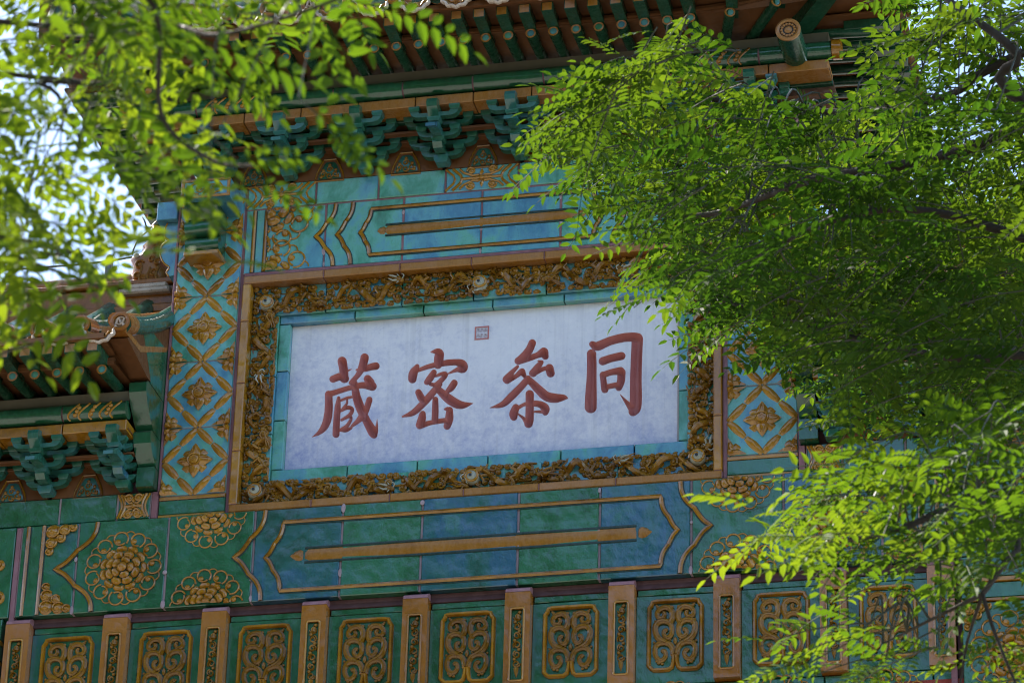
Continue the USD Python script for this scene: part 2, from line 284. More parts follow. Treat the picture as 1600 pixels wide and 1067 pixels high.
def gold(parent, name, pts, y, w, h, closed=False, mat=None):
    """A gold bead on a dark strip: glaze run plus painted underside shade."""
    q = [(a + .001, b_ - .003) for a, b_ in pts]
    t = MB(); t.line(q, y, w + .013, .0022, closed); emit(parent, 'glaze_groove', t, GLAZESHADE)
    t = MB(); t.line(pts, y, w, h, closed); emit(parent, name, t, mat or AMBER)
def bed(parent, x0, x1, y, z0, z1, mat):
    t = MB(); t.box(x0, x1, y, y + .04, z0, z1, 0); emit(parent, 'mortar_bed', t, mat, False)

# --- flower and cloud ornaments
def rosette(cx, cz, R, y, clip=None):
    """A lotus roundel: overlapping petals in rings, a ring of curls outside. Returns the amber relief."""
    m = MB()
    def put(pg, h, bb, yy, step):
        if clip is not None: pg = pg.intersection(clip)
        if not pg.is_empty: m.pillow(pg, yy, h, bb, step)
    core = 0.62 * R
    for ring, (r0, r1, k, yy, hh) in enumerate(((.45, .63, 11, 0, .018), (.27, .48, 8, -.009, .018), (.11, .31, 5, -.018, .018))):
        for i in range(k):
            a = 2 * np.pi * (i + .5 * ring) / k; da = np.pi / k * 1.02
            t = np.linspace(-da, da, 7)
            outer = [(R * (r1 - .07 * abs(q / da) ** 3) * math.cos(a + q), R * (r1 - .07 * abs(q / da) ** 3) * math.sin(a + q)) for q in t]
            inn = [(R * r0 * math.cos(a + q), R * r0 * math.sin(a + q)) for q in t[::-1]]
            pg = Polygon([(cx + x, cz + z) for x, z in outer + inn]).buffer(0)
            put(pg.buffer(-.002 * R / .21), hh * .8 * R / .21, .016 * R / .21, y + yy * .8 * R / .21, .010 * R / .21)
    put(Point(cx, cz).buffer(.13 * R, 8), .022 * R / .21, .03 * R / .21, y - .024 * R / .21, .012)
    def run(pts, w, h):
        seg = []
        for q in pts:
            if clip is None or clip.contains(Point(q)): seg.append(q)
            else:
                if len(seg) > 2: m.line(seg, y, w, h)
                seg = []
        if len(seg) > 2: m.line(seg, y, w, h)
    for i in range(11):
        a = 2 * np.pi * i / 11; c = (cx + .80 * R * math.cos(a), cz + .80 * R * math.sin(a))
        run(spiral(c[0], c[1], .20 * R, .98, a - 2.4, 1, 20, .78), .048 * R, .042 * R)
        bc = (cx + .74 * R * math.cos(a + .12), cz + .74 * R * math.sin(a + .12))
        put(Point(bc).buffer(.080 * R, 6), .013 * R / .21, .04 * R, y, .010)
        t = np.linspace(a + .15, a + .42, 7)
        run([(cx + R * (.93 + .06 * math.sin((q - a - .15) / .27 * np.pi)) * math.cos(q), cz + R * (.93 + .06 * math.sin((q - a - .15) / .27 * np.pi)) * math.sin(q)) for q in t],   .034 * R, .028 * R)
    return m
def cloud_corner(cx, cz, s, sx, sz, y):
    """A corner of piled curls growing out of a corner."""
    m = MB()
    for (u, v, r) in ((.22, .22, .24), (.62, .18, .20), (.20, .62, .20), (.90, .14, .13), (.16, .92, .13), (.52, .48, .15)):
        c = (cx + sx * u * s, cz + sz * v * s); m.pillow(Point(c).buffer(r * s, 8), y, .018, r * s * .8, .014)
        m.line(spiral(c[0], c[1], r * s * 1.02, .8, 0.6 if sx > 0 else 2.4, sx * sz, 12, .6), y - .008, .011, .011)
        m.ball((c[0], y - .014, c[1]), r * s * .42, 1, (1, .6, 1))
    return m
def chevron(xt, xm, z0, z1, w=0.014):
    """A bracket-shaped gold line with a cusp at its middle; xm is the cusp."""
    zc = (z0 + z1) / 2; h = (z1 - z0) / 2; d = xm - xt; up = []
    for u, v in ((0, 1), (.03, .80), (.16, .60), (.38, .44), (.46, .40), (.52, .33), (.74, .13), (1, 0)): up.append((xt + d * u, zc + h * v))
    pts = [tuple(p) for p in smoothline(up, 3)]
    return pts + [(x, 2 * zc - z) for x, z in pts[::-1][1:]]

TR = random.Random(77)
def tiles(parent, name, xs, y0, y1, z0, z1, mat, gap=0.005, c=0.004, other={}):
    for k, (a, e) in enumerate(zip(xs[:-1], xs[1:])):
        t = MB(); t.box(a + gap / 2, e - gap / 2, y0, y1, z0, z1, c, (TR.gauss(0, .006), TR.gauss(0, .008))); emit(parent, name, t, other.get(k, mat), False)

# --- upper lintel over the plaque
G = group(A, 'upper_lintel'); UB0, UB1 = 11.048, 11.447
tiles(G, 'glazed_tile', [-1.362, -1.236, -.895, -.447, 0, .447, .895, 1.236, 1.362], 0.0, 0.09, UB0, UB1, TURQ, .010); bed(G, -1.36, 1.36, .004, 11.05, 11.601, BISCUIT)
hexa = chevron(-.634, -.692, 11.102, 11.392); hexa = hexa + [(-x, z) for x, z in hexa[::-1]]
gold(G, 'gold_outline', hexa, -.001, .022, .010, True)
bar = unary_union([sbox(-.548, 11.219, .548, 11.279)])
for zz in (11.215, 11.283): t = MB(); t.line([(-.546, zz), (.546, zz)], -.001, .014, .003); emit(G, 'glaze_groove', t, GLAZESHADE)
b = MB(); b.pillow(bar, .002, .011, .005, .03)
for sx in (-1, 1):
    b.pillow(Polygon([(sx * .555, 11.249)] + [(sx * x, z) for x, z in ((.545, 11.272), (.552, 11.275), (.575, 11.272), (.598, 11.249), (.575, 11.226), (.552, 11.223), (.545, 11.226))]).convex_hull, .002, .012, .012, .012)
emit(G, 'gold_bar', b, PALEAMB)
for sx in (-1, 1):
    for xt, xm in ((.840, .949), (.740, .826)):
        gold(G, 'gold_chevron', chevron(sx * xt, sx * xm, UB0 + .003, UB1 - .003), -.001, .022, .010)
    for xv in (1.308, 1.240):
        gold(G, 'gold_strip', [(sx * xv, UB0 + .004), (sx * xv, UB1 - .004)], -.001, .020, .009)
    cl = sbox(min(sx * 1.232, sx * .6), UB0 + .002, max(sx * 1.232, sx * .6), UB1 - .002)
    emit(G, 'lotus_relief', rosette(sx * 1.232, UB1 + .01, .275, -.001, cl), AMBERD if False else AMBER)
    emit(G, 'lotus_relief', rosette(sx * 1.232, UB0 - .05, .265, -.001, cl), AMBER)

# --- frieze band under the brackets
def scroll_tile(x0, x1, z0, z1, y):
    """Gold scroll pattern of a frieze tile."""
    m = MB(); cx, cz, hw, hh = (x0 + x1) / 2, (z0 + z1) / 2, (x1 - x0) / 2, (z1 - z0) / 2
    for sx in (-1, 1):
        for off, ww in ((.60, .018), (.80, .013)):
            m.line([(cx + sx * hw * (off + .22), z1 - .006), (cx + sx * hw * off, cz + hh * .35), (cx + sx * hw * (off - .05), cz), (cx + sx * hw * off, cz - hh * .35), (cx + sx * hw * (off + .22), z0 + .006)], y, ww, .008)
        m.line([(cx, cz), (cx + sx * hw * .58, cz)], y, .017, .010)
        for sz in (-1, 1):
            m.line(spiral(cx + sx * hw * .30, cz + sz * hh * .62, hh * .34, 1.1, 0 if sx > 0 else np.pi, sx * sz, 14, .3), y, .014, .010)
            m.ball((cx + sx * hw * .30, y, cz + sz * hh * .62), .018, 1, (1, .6, 1))
            m.line([(cx + sx * hw * .08, cz + sz * hh * .25), (cx + sx * hw * .25, cz + sz * hh * .22), (cx + sx * hw * .5, cz + sz * hh * .5), (cx + sx * hw * .62, cz + sz * hh * .85)], y, .014, .010)
    for k in range(8):
        a = k * np.pi / 4; L_ = .062 if k % 2 == 0 else .042
        m.pillow(Polygon([(cx + .012 * math.cos(a + 1.57), cz + .012 * math.sin(a + 1.57)), (cx + L_ * .6 * math.cos(a - .35), cz + L_ * .6 * math.sin(a - .35)), (cx + L_ * math.cos(a), cz + L_ * math.sin(a)), (cx + L_ * .6 * math.cos(a + .35), cz + L_ * .6 * math.sin(a + .35))]).convex_hull, y, .010, .012, .01)
    m.ball((cx, y - .006, cz), .014, 1, (1, .6, 1))
    return m
G = group(A, 'frieze_band'); FB0, FB1 = 11.455, 11.603; xs = [-1.362, -.96, -.597, -.213, .203, .583, .96, 1.362]
tiles(G, 'frieze_tile', xs, -0.004, 0.09, FB0, FB1, TURQ, 0.012)
for k in (0, 3, 6): emit(G, 'gold_scroll', scroll_tile(xs[k] + .006, xs[k + 1] - .006, FB0, FB1, -.005), AMBER)

# --- lower lintel
G = group(A, 'lower_lintel'); LB0, LB1 = 9.047, 9.577; Y = -0.03
half = [.262, .70, 1.187, 1.672, 2.182, 2.510]; xs = [-x for x in half[::-1]] + half
tiles(G, 'glazed_tile', xs, Y, 0.055, LB0, LB1, DEEP, 0.013, .004, {3: SKYBLUEG, 5: SKYBLUEG, 7: SKYBLUEG, 9: SKYBLUEG}); bed(G, -2.51, 2.51, Y + .009, LB0 + .002, LB1 - .002, MORTARP)
hexa = chevron(-1.027, -1.117, 9.099, 9.497); hexa = hexa + [(-x, z) for x, z in hexa[::-1]]
gold(G, 'gold_outline', hexa, Y - .001, .024, .010, True)
for zz in (9.256, 9.338): t = MB(); t.line([(-.898, zz), (.898, zz)], Y - .001, .016, .003); emit(G, 'glaze_groove', t, GLAZESHADE)
b = MB(); b.pillow(sbox(-.90, 9.260, .90, 9.334), Y + .002, .012, .006, .04)
for sx in (-1, 1):
    b.pillow(Polygon([(sx * x, z) for x, z in ((.905, 9.297), (.908, 9.325), (.925, 9.331), (.948, 9.326), (.985, 9.297), (.948, 9.268), (.925, 9.263), (.908, 9.269))]).buffer(0), Y + .002, .014, .016, .012)
emit(G, 'gold_bar', b, PALEAMB)
for sx in (-1, 1):
    gold(G, 'gold_chevron', chevron(sx * 1.13, sx * 1.292, LB0 + .004, LB1 - .004), Y - .001, .025, .010)
    gold(G, 'gold_chevron', chevron(sx * 2.075, sx * 2.300, LB0 + .004, LB1 - .004), Y - .001, .026, .010)
    cl = sbox(min(sx * 1.19, sx * 1.7), LB0 + .003, max(sx * 1.19, sx * 1.7), LB1 - .003)
    emit(G, 'lotus_relief', rosette(sx * 1.432, LB1 - .005, .198, Y - .001, cl), AMBER)
    emit(G, 'lotus_relief', rosette(sx * 1.430, LB0 + .005, .205, Y - .001, cl), AMBER)
    emit(G, 'lotus_relief', rosette(sx * 1.912, 9.292, .217, Y - .001), AMBER)
    emit(G, 'cloud_corner', cloud_corner(sx * 2.368, LB1 - .004, .17, -sx, -1, Y - .001), AMBER)
    emit(G, 'cloud_corner', cloud_corner(sx * 2.368, LB0 + .004, .17, -sx, 1, Y - .001), AMBER)
    for xv in (2.380, 2.468):
        gold(G, 'gold_strip', [(sx * xv, LB0 + .004), (sx * xv, LB1 - .004)], Y - .001, .022, .010)

# lumps of pale mortar left on the joints
rm = random.Random(9)
for (jx, zz0, zz1, yy, gp) in [(x, LB0, LB1, Y, 'lower_lintel') for x in (-1.672, -1.187, -.70, -.262, .262, .70, 1.187, -2.182)] + [(x, UB0, UB1, 0, 'upper_lintel') for x in (-.895, -.447, 0, .447)]:
    for _ in range(2):
        z = rm.uniform(zz0 + .03, zz1 - .03) if rm.random() < .5 else rm.choice((zz0 + .02, zz1 - .02)); t = MB(); t.ball((jx + rm.uniform(-.004, .004), yy + .001, z), rm.uniform(.007, .014), 1, (1, .35, rm.uniform(1, 2.2))); emit(A + '/' + gp, 'mortar_lump', t, MORTARP)
# --- columns beside the plaque, clad in flower tiles
TZ0, TH, CX0, CX1 = 9.713, .4045, 1.372, 1.748
def leaf_pair(p0, p1, y, wide, h):
    m = MB(); p0, p1 = np.array(p0), np.array(p1); d = (p1 - p0) / 2; n = np.array([-d[1], d[0]]) / np.linalg.norm(d)
    for k in range(2):
        a = p0 + d * k; t = np.linspace(0, 1, 9); wv = wide * (.58 + .42 * np.sin(np.pi * t))
        pg = Polygon([tuple(a + d * q + n * s_) for q, s_ in zip(t, wv)] + [tuple(a + d * q - n * s_) for q, s_ in zip(t[::-1], wv[::-1])]).buffer(0)
        m.pillow(pg, y, h, wide * 1.0, .016, 1.15)
    return m
def petal(c, a, ln, wd, y, h, shape=(.55, .78, .96, 1, .90, .70, .46, .22, 0)):
    t = np.linspace(0, 1, 9); wv = wd * np.array(shape); u = np.array([math.cos(a), math.sin(a)]); n = np.array([-u[1], u[0]])
    pg = Polygon([tuple(c + u * ln * q + n * s_) for q, s_ in zip(t, wv)] + [tuple(c + u * ln * q - n * s_) for q, s_ in zip(t[::-1], wv[::-1])]).buffer(0)
    m = MB(); m.pillow(pg, y, h, wd * .7, .016, 1.5); return m, pg
def flower(cx, cz, s, y, clip=None):
    m = MB(); c = np.array([cx, cz])
    def addp(a, ln, wd, yy, h, sh=(.55, .78, .96, 1, .90, .70, .46, .22, 0)):
        mm, pg = petal(c, a, ln, wd, yy, h, sh)
        if clip is None: m.join(mm)
        else:
            q = pg.intersection(clip)
            if not q.is_empty: m.pillow(q, yy, h, wd * .7, .016, 1.5)
    for k in range(4): addp(np.pi / 4 + k * np.pi / 2, .084 * s, .027 * s, y, .014, (.8, .9, 1, 1, 1, 1, .96, .9, .8))
    for k in range(4): addp(k * np.pi / 2, .108 * s, .037 * s, y - .008, .020)
    if clip is None:
        for k in range(4):
            a = k * np.pi / 2; u = np.array([math.cos(a), math.sin(a)]); n = np.array([-u[1], u[0]])
            for o in (-.012, .012): m.line([tuple(c + u * .04 * s + n * o), tuple(c + u * .08 * s + n * o * .6)], y - .025, .0045, .006, n=4)
    ring = Point(c).buffer(.034 * s, 8); ring = ring if clip is None else ring.intersection(clip)
    if not ring.is_empty:
        m.pillow(ring, y - .022, .014, .012, .010)
        if clip is None:
            t = np.linspace(0, 2 * np.pi, 17)[:-1]; m.line(list(zip(cx + .034 * s * np.cos(t), cz + .034 * s * np.sin(t))), y - .026, .010, .009, True, 5)
            m.line(spiral(cx, cz, .018 * s, 1.2, 0, 1, 12), y - .036, .006, .006, n=4)
    return m
fl = {}
for sx in (-1, 1):
    G = group(A, 'flower_column')
    for k in range(5):
        z0 = TZ0 + k * TH; z1 = min(z0 + TH, 11.60); x0, x1 = min(sx * CX0, sx * CX1), max(sx * CX0, sx * CX1); cx, cz = (x0 + x1) / 2, z0 + TH / 2
        P = group(G, 'flower_tile'); t = MB(); t.box(x0 + .003, x1 - .003, 0, .09, z0 + .003, z1 - .003); emit(P, 'tile_ground', t, TURQ, False)
        clip = sbox(x0 + .004, z0 + .004, x1 - .004, z1 - .004); t = MB(); hw, hh = (x1 - x0) / 2 - .006, TH / 2 - .006
        if z1 - z0 > TH * .9:
            for q in range(4):
                p0 = [(cx, cz + hh), (cx + hw, cz), (cx, cz - hh), (cx - hw, cz)][q]; p1 = [(cx + hw, cz), (cx, cz - hh), (cx - hw, cz), (cx, cz + hh)][q]
                t.join(leaf_pair(p0, p1, .001, .0245, .021))
            t2 = flower(cx, cz, 1.0, .001)
            emit(P, 'flower_relief', t2, AMBER)
        else:
            for p0, p1 in (((cx - hw, cz), (cx, cz - hh)), ((cx, cz - hh), (cx + hw, cz))): t.join(leaf_pair(p0, p1, .001, .0245, .021))
        emit(P, 'leaf_border', t, AMBER)
        for qx in (x0 + .004, x1 - .004):
            for qz in (z0 + .004, z1 - .004):
                if z1 - z0 > TH * .9 or qz < z0 + .1: emit(P, 'corner_flower', flower(qx, qz, .98, .001, clip), AMBER)
    bed(G, min(sx * CX0, sx * CX1), max(sx * CX0, sx * CX1), .006, 9.585, 11.60, MORTARP)
    t = MB(); t.box(min(sx * CX0, sx * CX1), max(sx * CX0, sx * CX1), -.004, .07, 9.690, 9.709, .003); emit(G, 'gold_fillet', t, AMBER, False)
    t = MB(); t.box(min(sx * CX0, sx * CX1), max(sx * CX0, sx * CX1), -.002, .07, 9.604, 9.687, .004); emit(G, 'plain_tile', t, DEEP, False)
    t = MB(); t.box(min(sx * CX0, sx * CX1), max(sx * CX0, sx * CX1), -.006, .07, 9.583, 9.601, .003); emit(G, 'gold_fillet', t, AMBER, False)
    t = MB(); t.box(min(sx * 1.349, sx * 1.372) + .0005, max(sx * 1.349, sx * 1.372) - .0005, .006, .09, 9.583, 11.60, .002); emit(G, 'mortar_joint', t, BISCUIT, False)
    t = MB(); t.box(min(sx * CX1, sx * 1.762) + .0005, max(sx * CX1, sx * 1.762) - .0005, -.004, .7, 9.745, 11.60, .002); emit(G, 'side_face', t, BISCUIT, False)
    # beam head on the column's front, and the scrolled beam end on its outer side
    C = group(G, 'beam_head')
    cx = sx * 1.526; t = MB(); t.box(cx - .140, cx + .140, -.25, .0, 11.418, 11.530, .003); emit(C, 'head_block', t, TURQ, False)
    t = MB()
    for z in (11.423, 11.525): t.box(cx - .143, cx + .143, -.258, -.2505, z - .008, z + .008, .003)
    for x in (cx - .133, cx + .133): t.box(x - .009, x + .009, -.2575, -.2505, 11.432, 11.516, .003)
    for s2 in (-1, 1):
        t.line([(cx + s2 * .055, 11.514), (cx + s2 * .085, 11.495), (cx + s2 * .098, 11.474), (cx + s2 * .085, 11.453), (cx + s2 * .04, 11.436)], -.2505, .012, .008)
        t.line(spiral(cx + s2 * .035, 11.474, .026, 1.2, 0, s2, 14, .3), -.2505, .010, .008)
    emit(C, 'gold_frame', t, AMBER)
    ro = lambda zc, h, y0, bul: [(y0 - bul * math.cos(q), zc + h / 2 * math.sin(q)) for q in np.linspace(1.35, -1.35, 8)]
    prof = [(0, 11.417), (-.20, 11.417)] + [(-.19, 11.38), (-.155, 11.345), (-.15, 11.335)] + ro(11.287, .092, -.125, .045) + ro(11.195, .09, -.095, .045) + [(-.11, 11.148), (0, 11.148)]
    t = MB(); t.extx(prof, cx - sx * .0 - .138 if sx < 0 else cx - .055, cx + .055 if sx < 0 else cx + .138); emit(C, 'rolled_corbel', t, GREEN, 40)
    t = MB(); t.box((cx - .142) if sx < 0 else cx - .058, (cx + .058) if sx < 0 else cx + .142, -.135, .0, 11.122, 11.147, .003); emit(C, 'gold_fillet', t, AMBER, False)
    lob = [(1.763, 11.09), (1.80, 11.085), (1.815, 11.11), (1.80, 11.14), (1.828, 11.165), (1.85, 11.20), (1.862, 11.245), (1.85, 11.29), (1.815, 11.315), (1.838, 11.335), (1.845, 11.38), (1.83, 11.425), (1.763, 11.425)]
    t = MB(); t.poly(Polygon([(sx * x, z) for x, z in lob]).buffer(0), 0.02, 0.32); emit(C, 'scrolled_end', t, TURQ, 30)
    t = MB(); t.line([(sx * x, z) for x, z in smoothline(lob[1:12], 3)], 0.019, .010, .006); emit(C, 'gold_edge', t, AMBER)
    t = MB(); t.box(min(sx * 1.763, sx * 1.885), max(sx * 1.763, sx * 1.885), -.02, .34, 11.428, 11.545, .004); emit(C, 'side_block', t, TURQ, False)

# --- row of scroll panels and little pillars under the lower lintel
G = group(A, 'panel_row')
t = MB(); t.extx([(.06, 9.045), (.020, 9.045), (.018, 9.022), (.002, 8.990), (.06, 8.990)], -2.53, 2.53); emit(G, 'biscuit_ledge', t, LEDGE, False)
k_u = .000445; k_v = .000456
def pp(dx, y): return (dx * k_u, 8.726 + (515 - y) * k_v)
def scroll_panel(cx, y):
    fr, sc = MB(), MB()
    out = [(14, 765), (22, 850), (38, 905), (75, 932), (150, 935), (250, 932), (285, 905), (309, 880), (309, 800), (309, 500), (309, 180), (285, 150), (270, 108), (220, 98), (120, 98), (0, 98)]
    for sx in (-1, 1):
        q = [pp(sx * a, b_) for a, b_ in out]; q = [(cx + a, b_) for a, b_ in q]
        fr.line(q, y - .004, .026, .020, n=8)
        for ctrl, r0, r1 in (
            ([(16, 760), (30, 690), (58, 640), (110, 612), (180, 612), (226, 650), (236, 720), (214, 785), (172, 822), (128, 800), (108, 752), (122, 712), (152, 706)], 11, 8),
            ([(110, 612), (185, 565), (228, 490), (232, 405), (190, 352), (120, 345), (62, 378), (38, 440), (46, 510), (84, 548), (128, 518), (130, 470), (98, 452)], 12, 8),
            ([(62, 372), (34, 310), (42, 230), (95, 182), (170, 192), (214, 242), (200, 296), (150, 302), (124, 262), (140, 236)], 12, 7)):
            q = smoothline([pp(sx * a, b_) for a, b_ in ctrl], 4); q[:, 0] += cx
            m_ = len(q); rr = np.linspace(r0, r1, m_) * k_u * 3.5
            sc.tube([(x, y - .006, z) for x, z in q], rr, 6, flat=1.1)
            sc.tube([(x, y - .006 - r * 1.0, z) for (x, z), r in zip(q, rr)], rr * .35, 4)
        for a, b_, r in ((152, 706, 17), (98, 452, 17), (140, 236, 15), (190, 850, 22), (150, 862, 18), (215, 828, 16), (205, 170, 20), (40, 178, 20), (70, 165, 15), (232, 340, 15), (245, 600, 16), (225, 375, 14), (95, 560, 20), (60, 580, 14), (40, 350, 13), (178, 300, 18), (222, 150, 13)):
            x, z = pp(sx * a, b_); sc.ball((cx + x, y - .010, z), r * k_u, 1, (1.1, .9, 1))
    x, z = pp(0, 590); sc.ball((cx, y - .008, z), .011, 1, (1, .8, 2.0))
    for yy in (742, 764):
        x, z = pp(0, yy); fr.line([(cx - .022, z), (cx + .022, z)], y - .012, .010, .010)
    return fr, sc
PIT = .55
for i in range(-4, 5):
    cx = i * PIT; P = group(G, 'scroll_panel'); t = MB()
    t.box(cx - PIT / 2 + .075, cx + PIT / 2 - .075, .012, .055, 8.955, 8.988, .003); emit(P, 'top_tile', t, DEEP, False); t = MB(); t.box(cx - PIT / 2 + .068, cx + PIT / 2 - .068, .010, .055, 8.455, 8.952, .003, (TR.gauss(0, .01), TR.gauss(0, .008))); emit(P, 'panel_ground', t, DEEP, False)
    fr, sc = scroll_panel(cx, .010); emit(P, 'panel_frame', fr, AMBER); emit(P, 'scroll_relief', sc, AMBERD)
for i in range(-5, 5):
    cx = (i + .5) * PIT; P = group(G, 'small_pillar')
    body = sbox(cx - .068, 8.455, cx + .068, 8.998)
    slot = sbox(cx - .034, 8.505, cx + .034, 8.905).buffer(-.010).buffer(.010)
    t = MB(); t.poly(body.difference(slot), -.05, .05); emit(P, 'pillar_body', t, PILLAR, False)
    t = MB(); q = list(slot.buffer(.002).exterior.coords)[:-1]; t.line(q, -.050, .012, .008, True); emit(P, 'slot_rim', t, AMBER)
    t = MB(); t.box(cx - .0335, cx + .0335, -.034, .04, 8.507, 8.903, .001); emit(P, 'slot_ground', t, DEEP, False)
    t = MB(); t.extx([(.05, 9.0), (-.05, 9.0), (-.046, 9.018), (-.010, 9.038), (.05, 9.038)], cx - .066, cx + .066); emit(P, 'biscuit_cap', t, BISCUIT, False)
    t = MB()
    for k in range(6):
        z = 8.60 + k * .052
        t.line(spiral(cx, z, .021, 1.3, k * 1.9, 1 if k % 2 else -1, 14, .35), -.036, .010, .012, n=5)
        t.ball((cx + (.012 if k % 2 else -.012), -.040, z + .026), .010, 1)
    for z0_, z1_ in ((8.865, 8.885), (8.53, 8.55)): pass
    t.tube([(cx, -.034, 8.87), (cx, -.034, 8.89)], [.008, .001], 5); t.tube([(cx, -.038, 8.848), (cx, -.038, 8.872)], [.014, .009], 6)
    t.tube([(cx, -.038, 8.575), (cx, -.038, 8.552), (cx, -.034, 8.525)], [.015, .012, .001], 6)
    emit(P, 'string_ornament', t, AMBERD)

# --- the band below, of which only the top shows
G = group(A, 'lower_band'); tiles(G, 'glazed_tile', [-2.53 + k * .55 for k in range(10)] + [2.53], .0, .055, 8.10, 8.448, DEEP)
for i in range(-4, 5): emit(G, 'lotus_relief', rosette(i * PIT, 8.27, .20, -.001), AMBER)

# --- outer columns
for sx in (-1, 1):
    G = group(A, 'outer_column')
    lo = lambda a, e: (min(sx * a, sx * e), max(sx * a, sx * e))
    t = MB(); x0, x1 = lo(2.545, 3.20); t.box(x0, x1, -.03, .055, LB0, LB1, .004); emit(G, 'carved_tile', t, DEEP, False)
    t = MB()
    for (u, z, r, d) in ((2.72, 9.44, .075, 1), (2.70, 9.27, .085, -1), (2.74, 9.12, .06, 1), (2.95, 9.40, .09, -1), (2.98, 9.18, .085, 1), (2.62, 9.36, .04, -1), (2.61, 9.16, .035, 1)):
        t.line(spiral(sx * u, z, r, 1.25, 1.2 + u * 5, d * sx, 20, .25), -.031, .022, .018, n=6); t.ball((sx * u, -.034, z), .018, 1)
    emit(G, 'vine_relief', t, AMBER)
    t = MB(); x0, x1 = lo(2.512, 2.543); t.box(x0, x1, -.022, .055, 8.05, LB1, .003); emit(G, 'mortar_joint', t, BISCUIT, False)
    t = MB(); x0, x1 = lo(2.575, 3.2); t.box(x0, x1, -.03, .055, 8.925, LB0 - .006, .004); emit(G, 'plain_tile', t, DEEP, False)
    t = MB(); t.box(x0, x1, -.04, .055, 8.895, 8.920, .003); emit(G, 'gold_fillet', t, AMBER, False); t = MB(); t.box(x0, x1, -.04, .055, 8.79, 8.806, .003); emit(G, 'gold_fillet', t, AMBER, False)
    t = MB(); t.box(x0, x1, -.03, .055, 8.81, 8.892, .004); emit(G, 'plain_tile', t, DEEP, False)
    t = MB(); t.box(x0, x1, -.03, .055, 8.05, 8.786, .004); emit(G, 'carved_tile', t, DEEP, False)
    emit(G, 'lotus_relief', rosette(sx * 2.84, 8.50, .235, -.031), AMBER)
    emit(G, 'cloud_corner', cloud_corner(sx * 2.58, 8.782, .14, sx, -1, -.031), AMBER)
    # band that closes the top of the side bays
    B = group(A, 'side_frieze'); xs = [sx * q for q in (1.79, 1.98, 2.31, 2.665, 3.0, 3.4, 3.8)]; xs = sorted(xs)
    tiles(B, 'frieze_tile', xs, -.012, .055, LB1 + .010, 9.742, DEEP, .012)
    bed(B, *lo(1.79, 3.78), -.004, LB1 + .010, 9.742, MORTARP)
    emit(B, 'gold_scroll', scroll_tile(*lo(1.80, 1.975), LB1 + .012, 9.74, -.013), AMBER); emit(B, 'gold_scroll', scroll_tile(*lo(2.67, 2.995), LB1 + .012, 9.74, -.013), AMBER)
    t = MB(); x0, x1 = lo(1.752, 1.786); t.box(x0, x1, -.014, .055, LB1 + .006, 9.742, .003); emit(B, 'mortar_joint', t, BISCUIT, False)

# --- bracket sets and eaves, shared by the high roof and the two side roofs
def arm(x0, x1, y0, y1, z0, z1):
    r = (z1 - z0) * 1.45; h_ = (z1 - z0) * .95; a = np.linspace(0, np.pi / 2, 6); zm = z1 - (z1 - z0) * .30; xm = (x1 - x0) / 2 - .046
    pg = [(x0, z1)] + [(x0 + r - r * math.cos(q), z0 + h_ - h_ * math.sin(q)) for q in a] + [(x1 - r + r * math.cos(q), z0 + h_ - h_ * math.sin(q)) for q in a[::-1]] + [(x1, z1), (x1 - .046, z1), (x1 - .052, zm), (x0 + .052, zm), (x0 + .046, z1)]
    m = MB(); m.poly(Polygon(pg).buffer(0), y0, y1); return m
def dou(cx, cy, z0, z1, w, d):
    zm = z0 + (z1 - z0) * .42; k = .78; v = []
    for z, s_ in ((z0, k), (zm, 1), (z1, 1)): v += [(cx - w / 2 * s_, cy - d / 2 * s_, z), (cx + w / 2 * s_, cy - d / 2 * s_, z), (cx + w / 2 * s_, cy + d / 2 * s_, z), (cx - w / 2 * s_, cy + d / 2 * s_, z)]
    f = [(3, 2, 1, 0), (8, 9, 10, 11)]
    for a in (0, 4):
        for q in range(4): f.append((a + q, a + (q + 1) % 4, a + 4 + (q + 1) % 4, a + 4 + q))
    m = MB(); m.add(v, f); return m
def bracket_set(parent, cx, z, lo=-9, hi=9):
    P = group(parent, 'bracket_set')
    def e(name, mb): emit(P, name, mb.shift(cx, z), BRGREEN, 30)
    yA, yB, yC = -.055, -.155, -.255; h = .021
    e('base_block', dou(0, yA, 0, .042, .080, .085))
    lev = [(.042, .080, .113), (.113, .151, .184), (.184, .220, .251)]
    for (y, l0, s_) in ((yA, 0, .118), (yA, 1, .192), (yB, 1, .118), (yB, 2, .192), (yC, 2, .137)):
        z0, z1, z2 = lev[l0]; e('bracket_arm', arm(max(-s_, lo), min(s_, hi), y - h, y + h, z0, z1))
        for sx in (-1, 1):
            if not lo < sx * s_ < hi: continue
            e('bearing_block', dou(sx * (s_ - .022), y, z1 + .001, z2, .060, .060))
    for l0, y1 in ((0, yB), (1, yC)):
        z0, z1, z2 = lev[l0]; m = MB()
        if l0 == 0: pf = [(0, z1 + .002), (y1 - .035, z1 + .002), (y1 - .035, z0 + .03), (y1 - .01, z0 + .004), (0, z0 + .004)]
        else: pf = [(0, z1 + .002), (y1 - .02, z1 + .002), (y1 - .095, z0 - .012), (y1 - .098, z0 - .034), (y1 - .03, z0 - .006), (0, z0 + .004)]
        m.extx(pf, -.027, .027); e('front_arm', m); e('bearing_block', dou(0, y1, z1 + .003, z2, .074, .062))
    z0, z1, z2 = lev[2]; m = MB(); m.extx([(0, z1 + .05), (-.29, z1 + .055), (-.335, z1 + .045), (-.345, z1 + .02), (-.335, z1 - .005), (-.285, z0 - .006), (0, z0 - .002)], -.030, .030); e('beam_nose', m)
def shift(self, dx, dz):
    self.v = [v + [dx, 0, dz] for v in self.v]; return self
MB.shift = shift
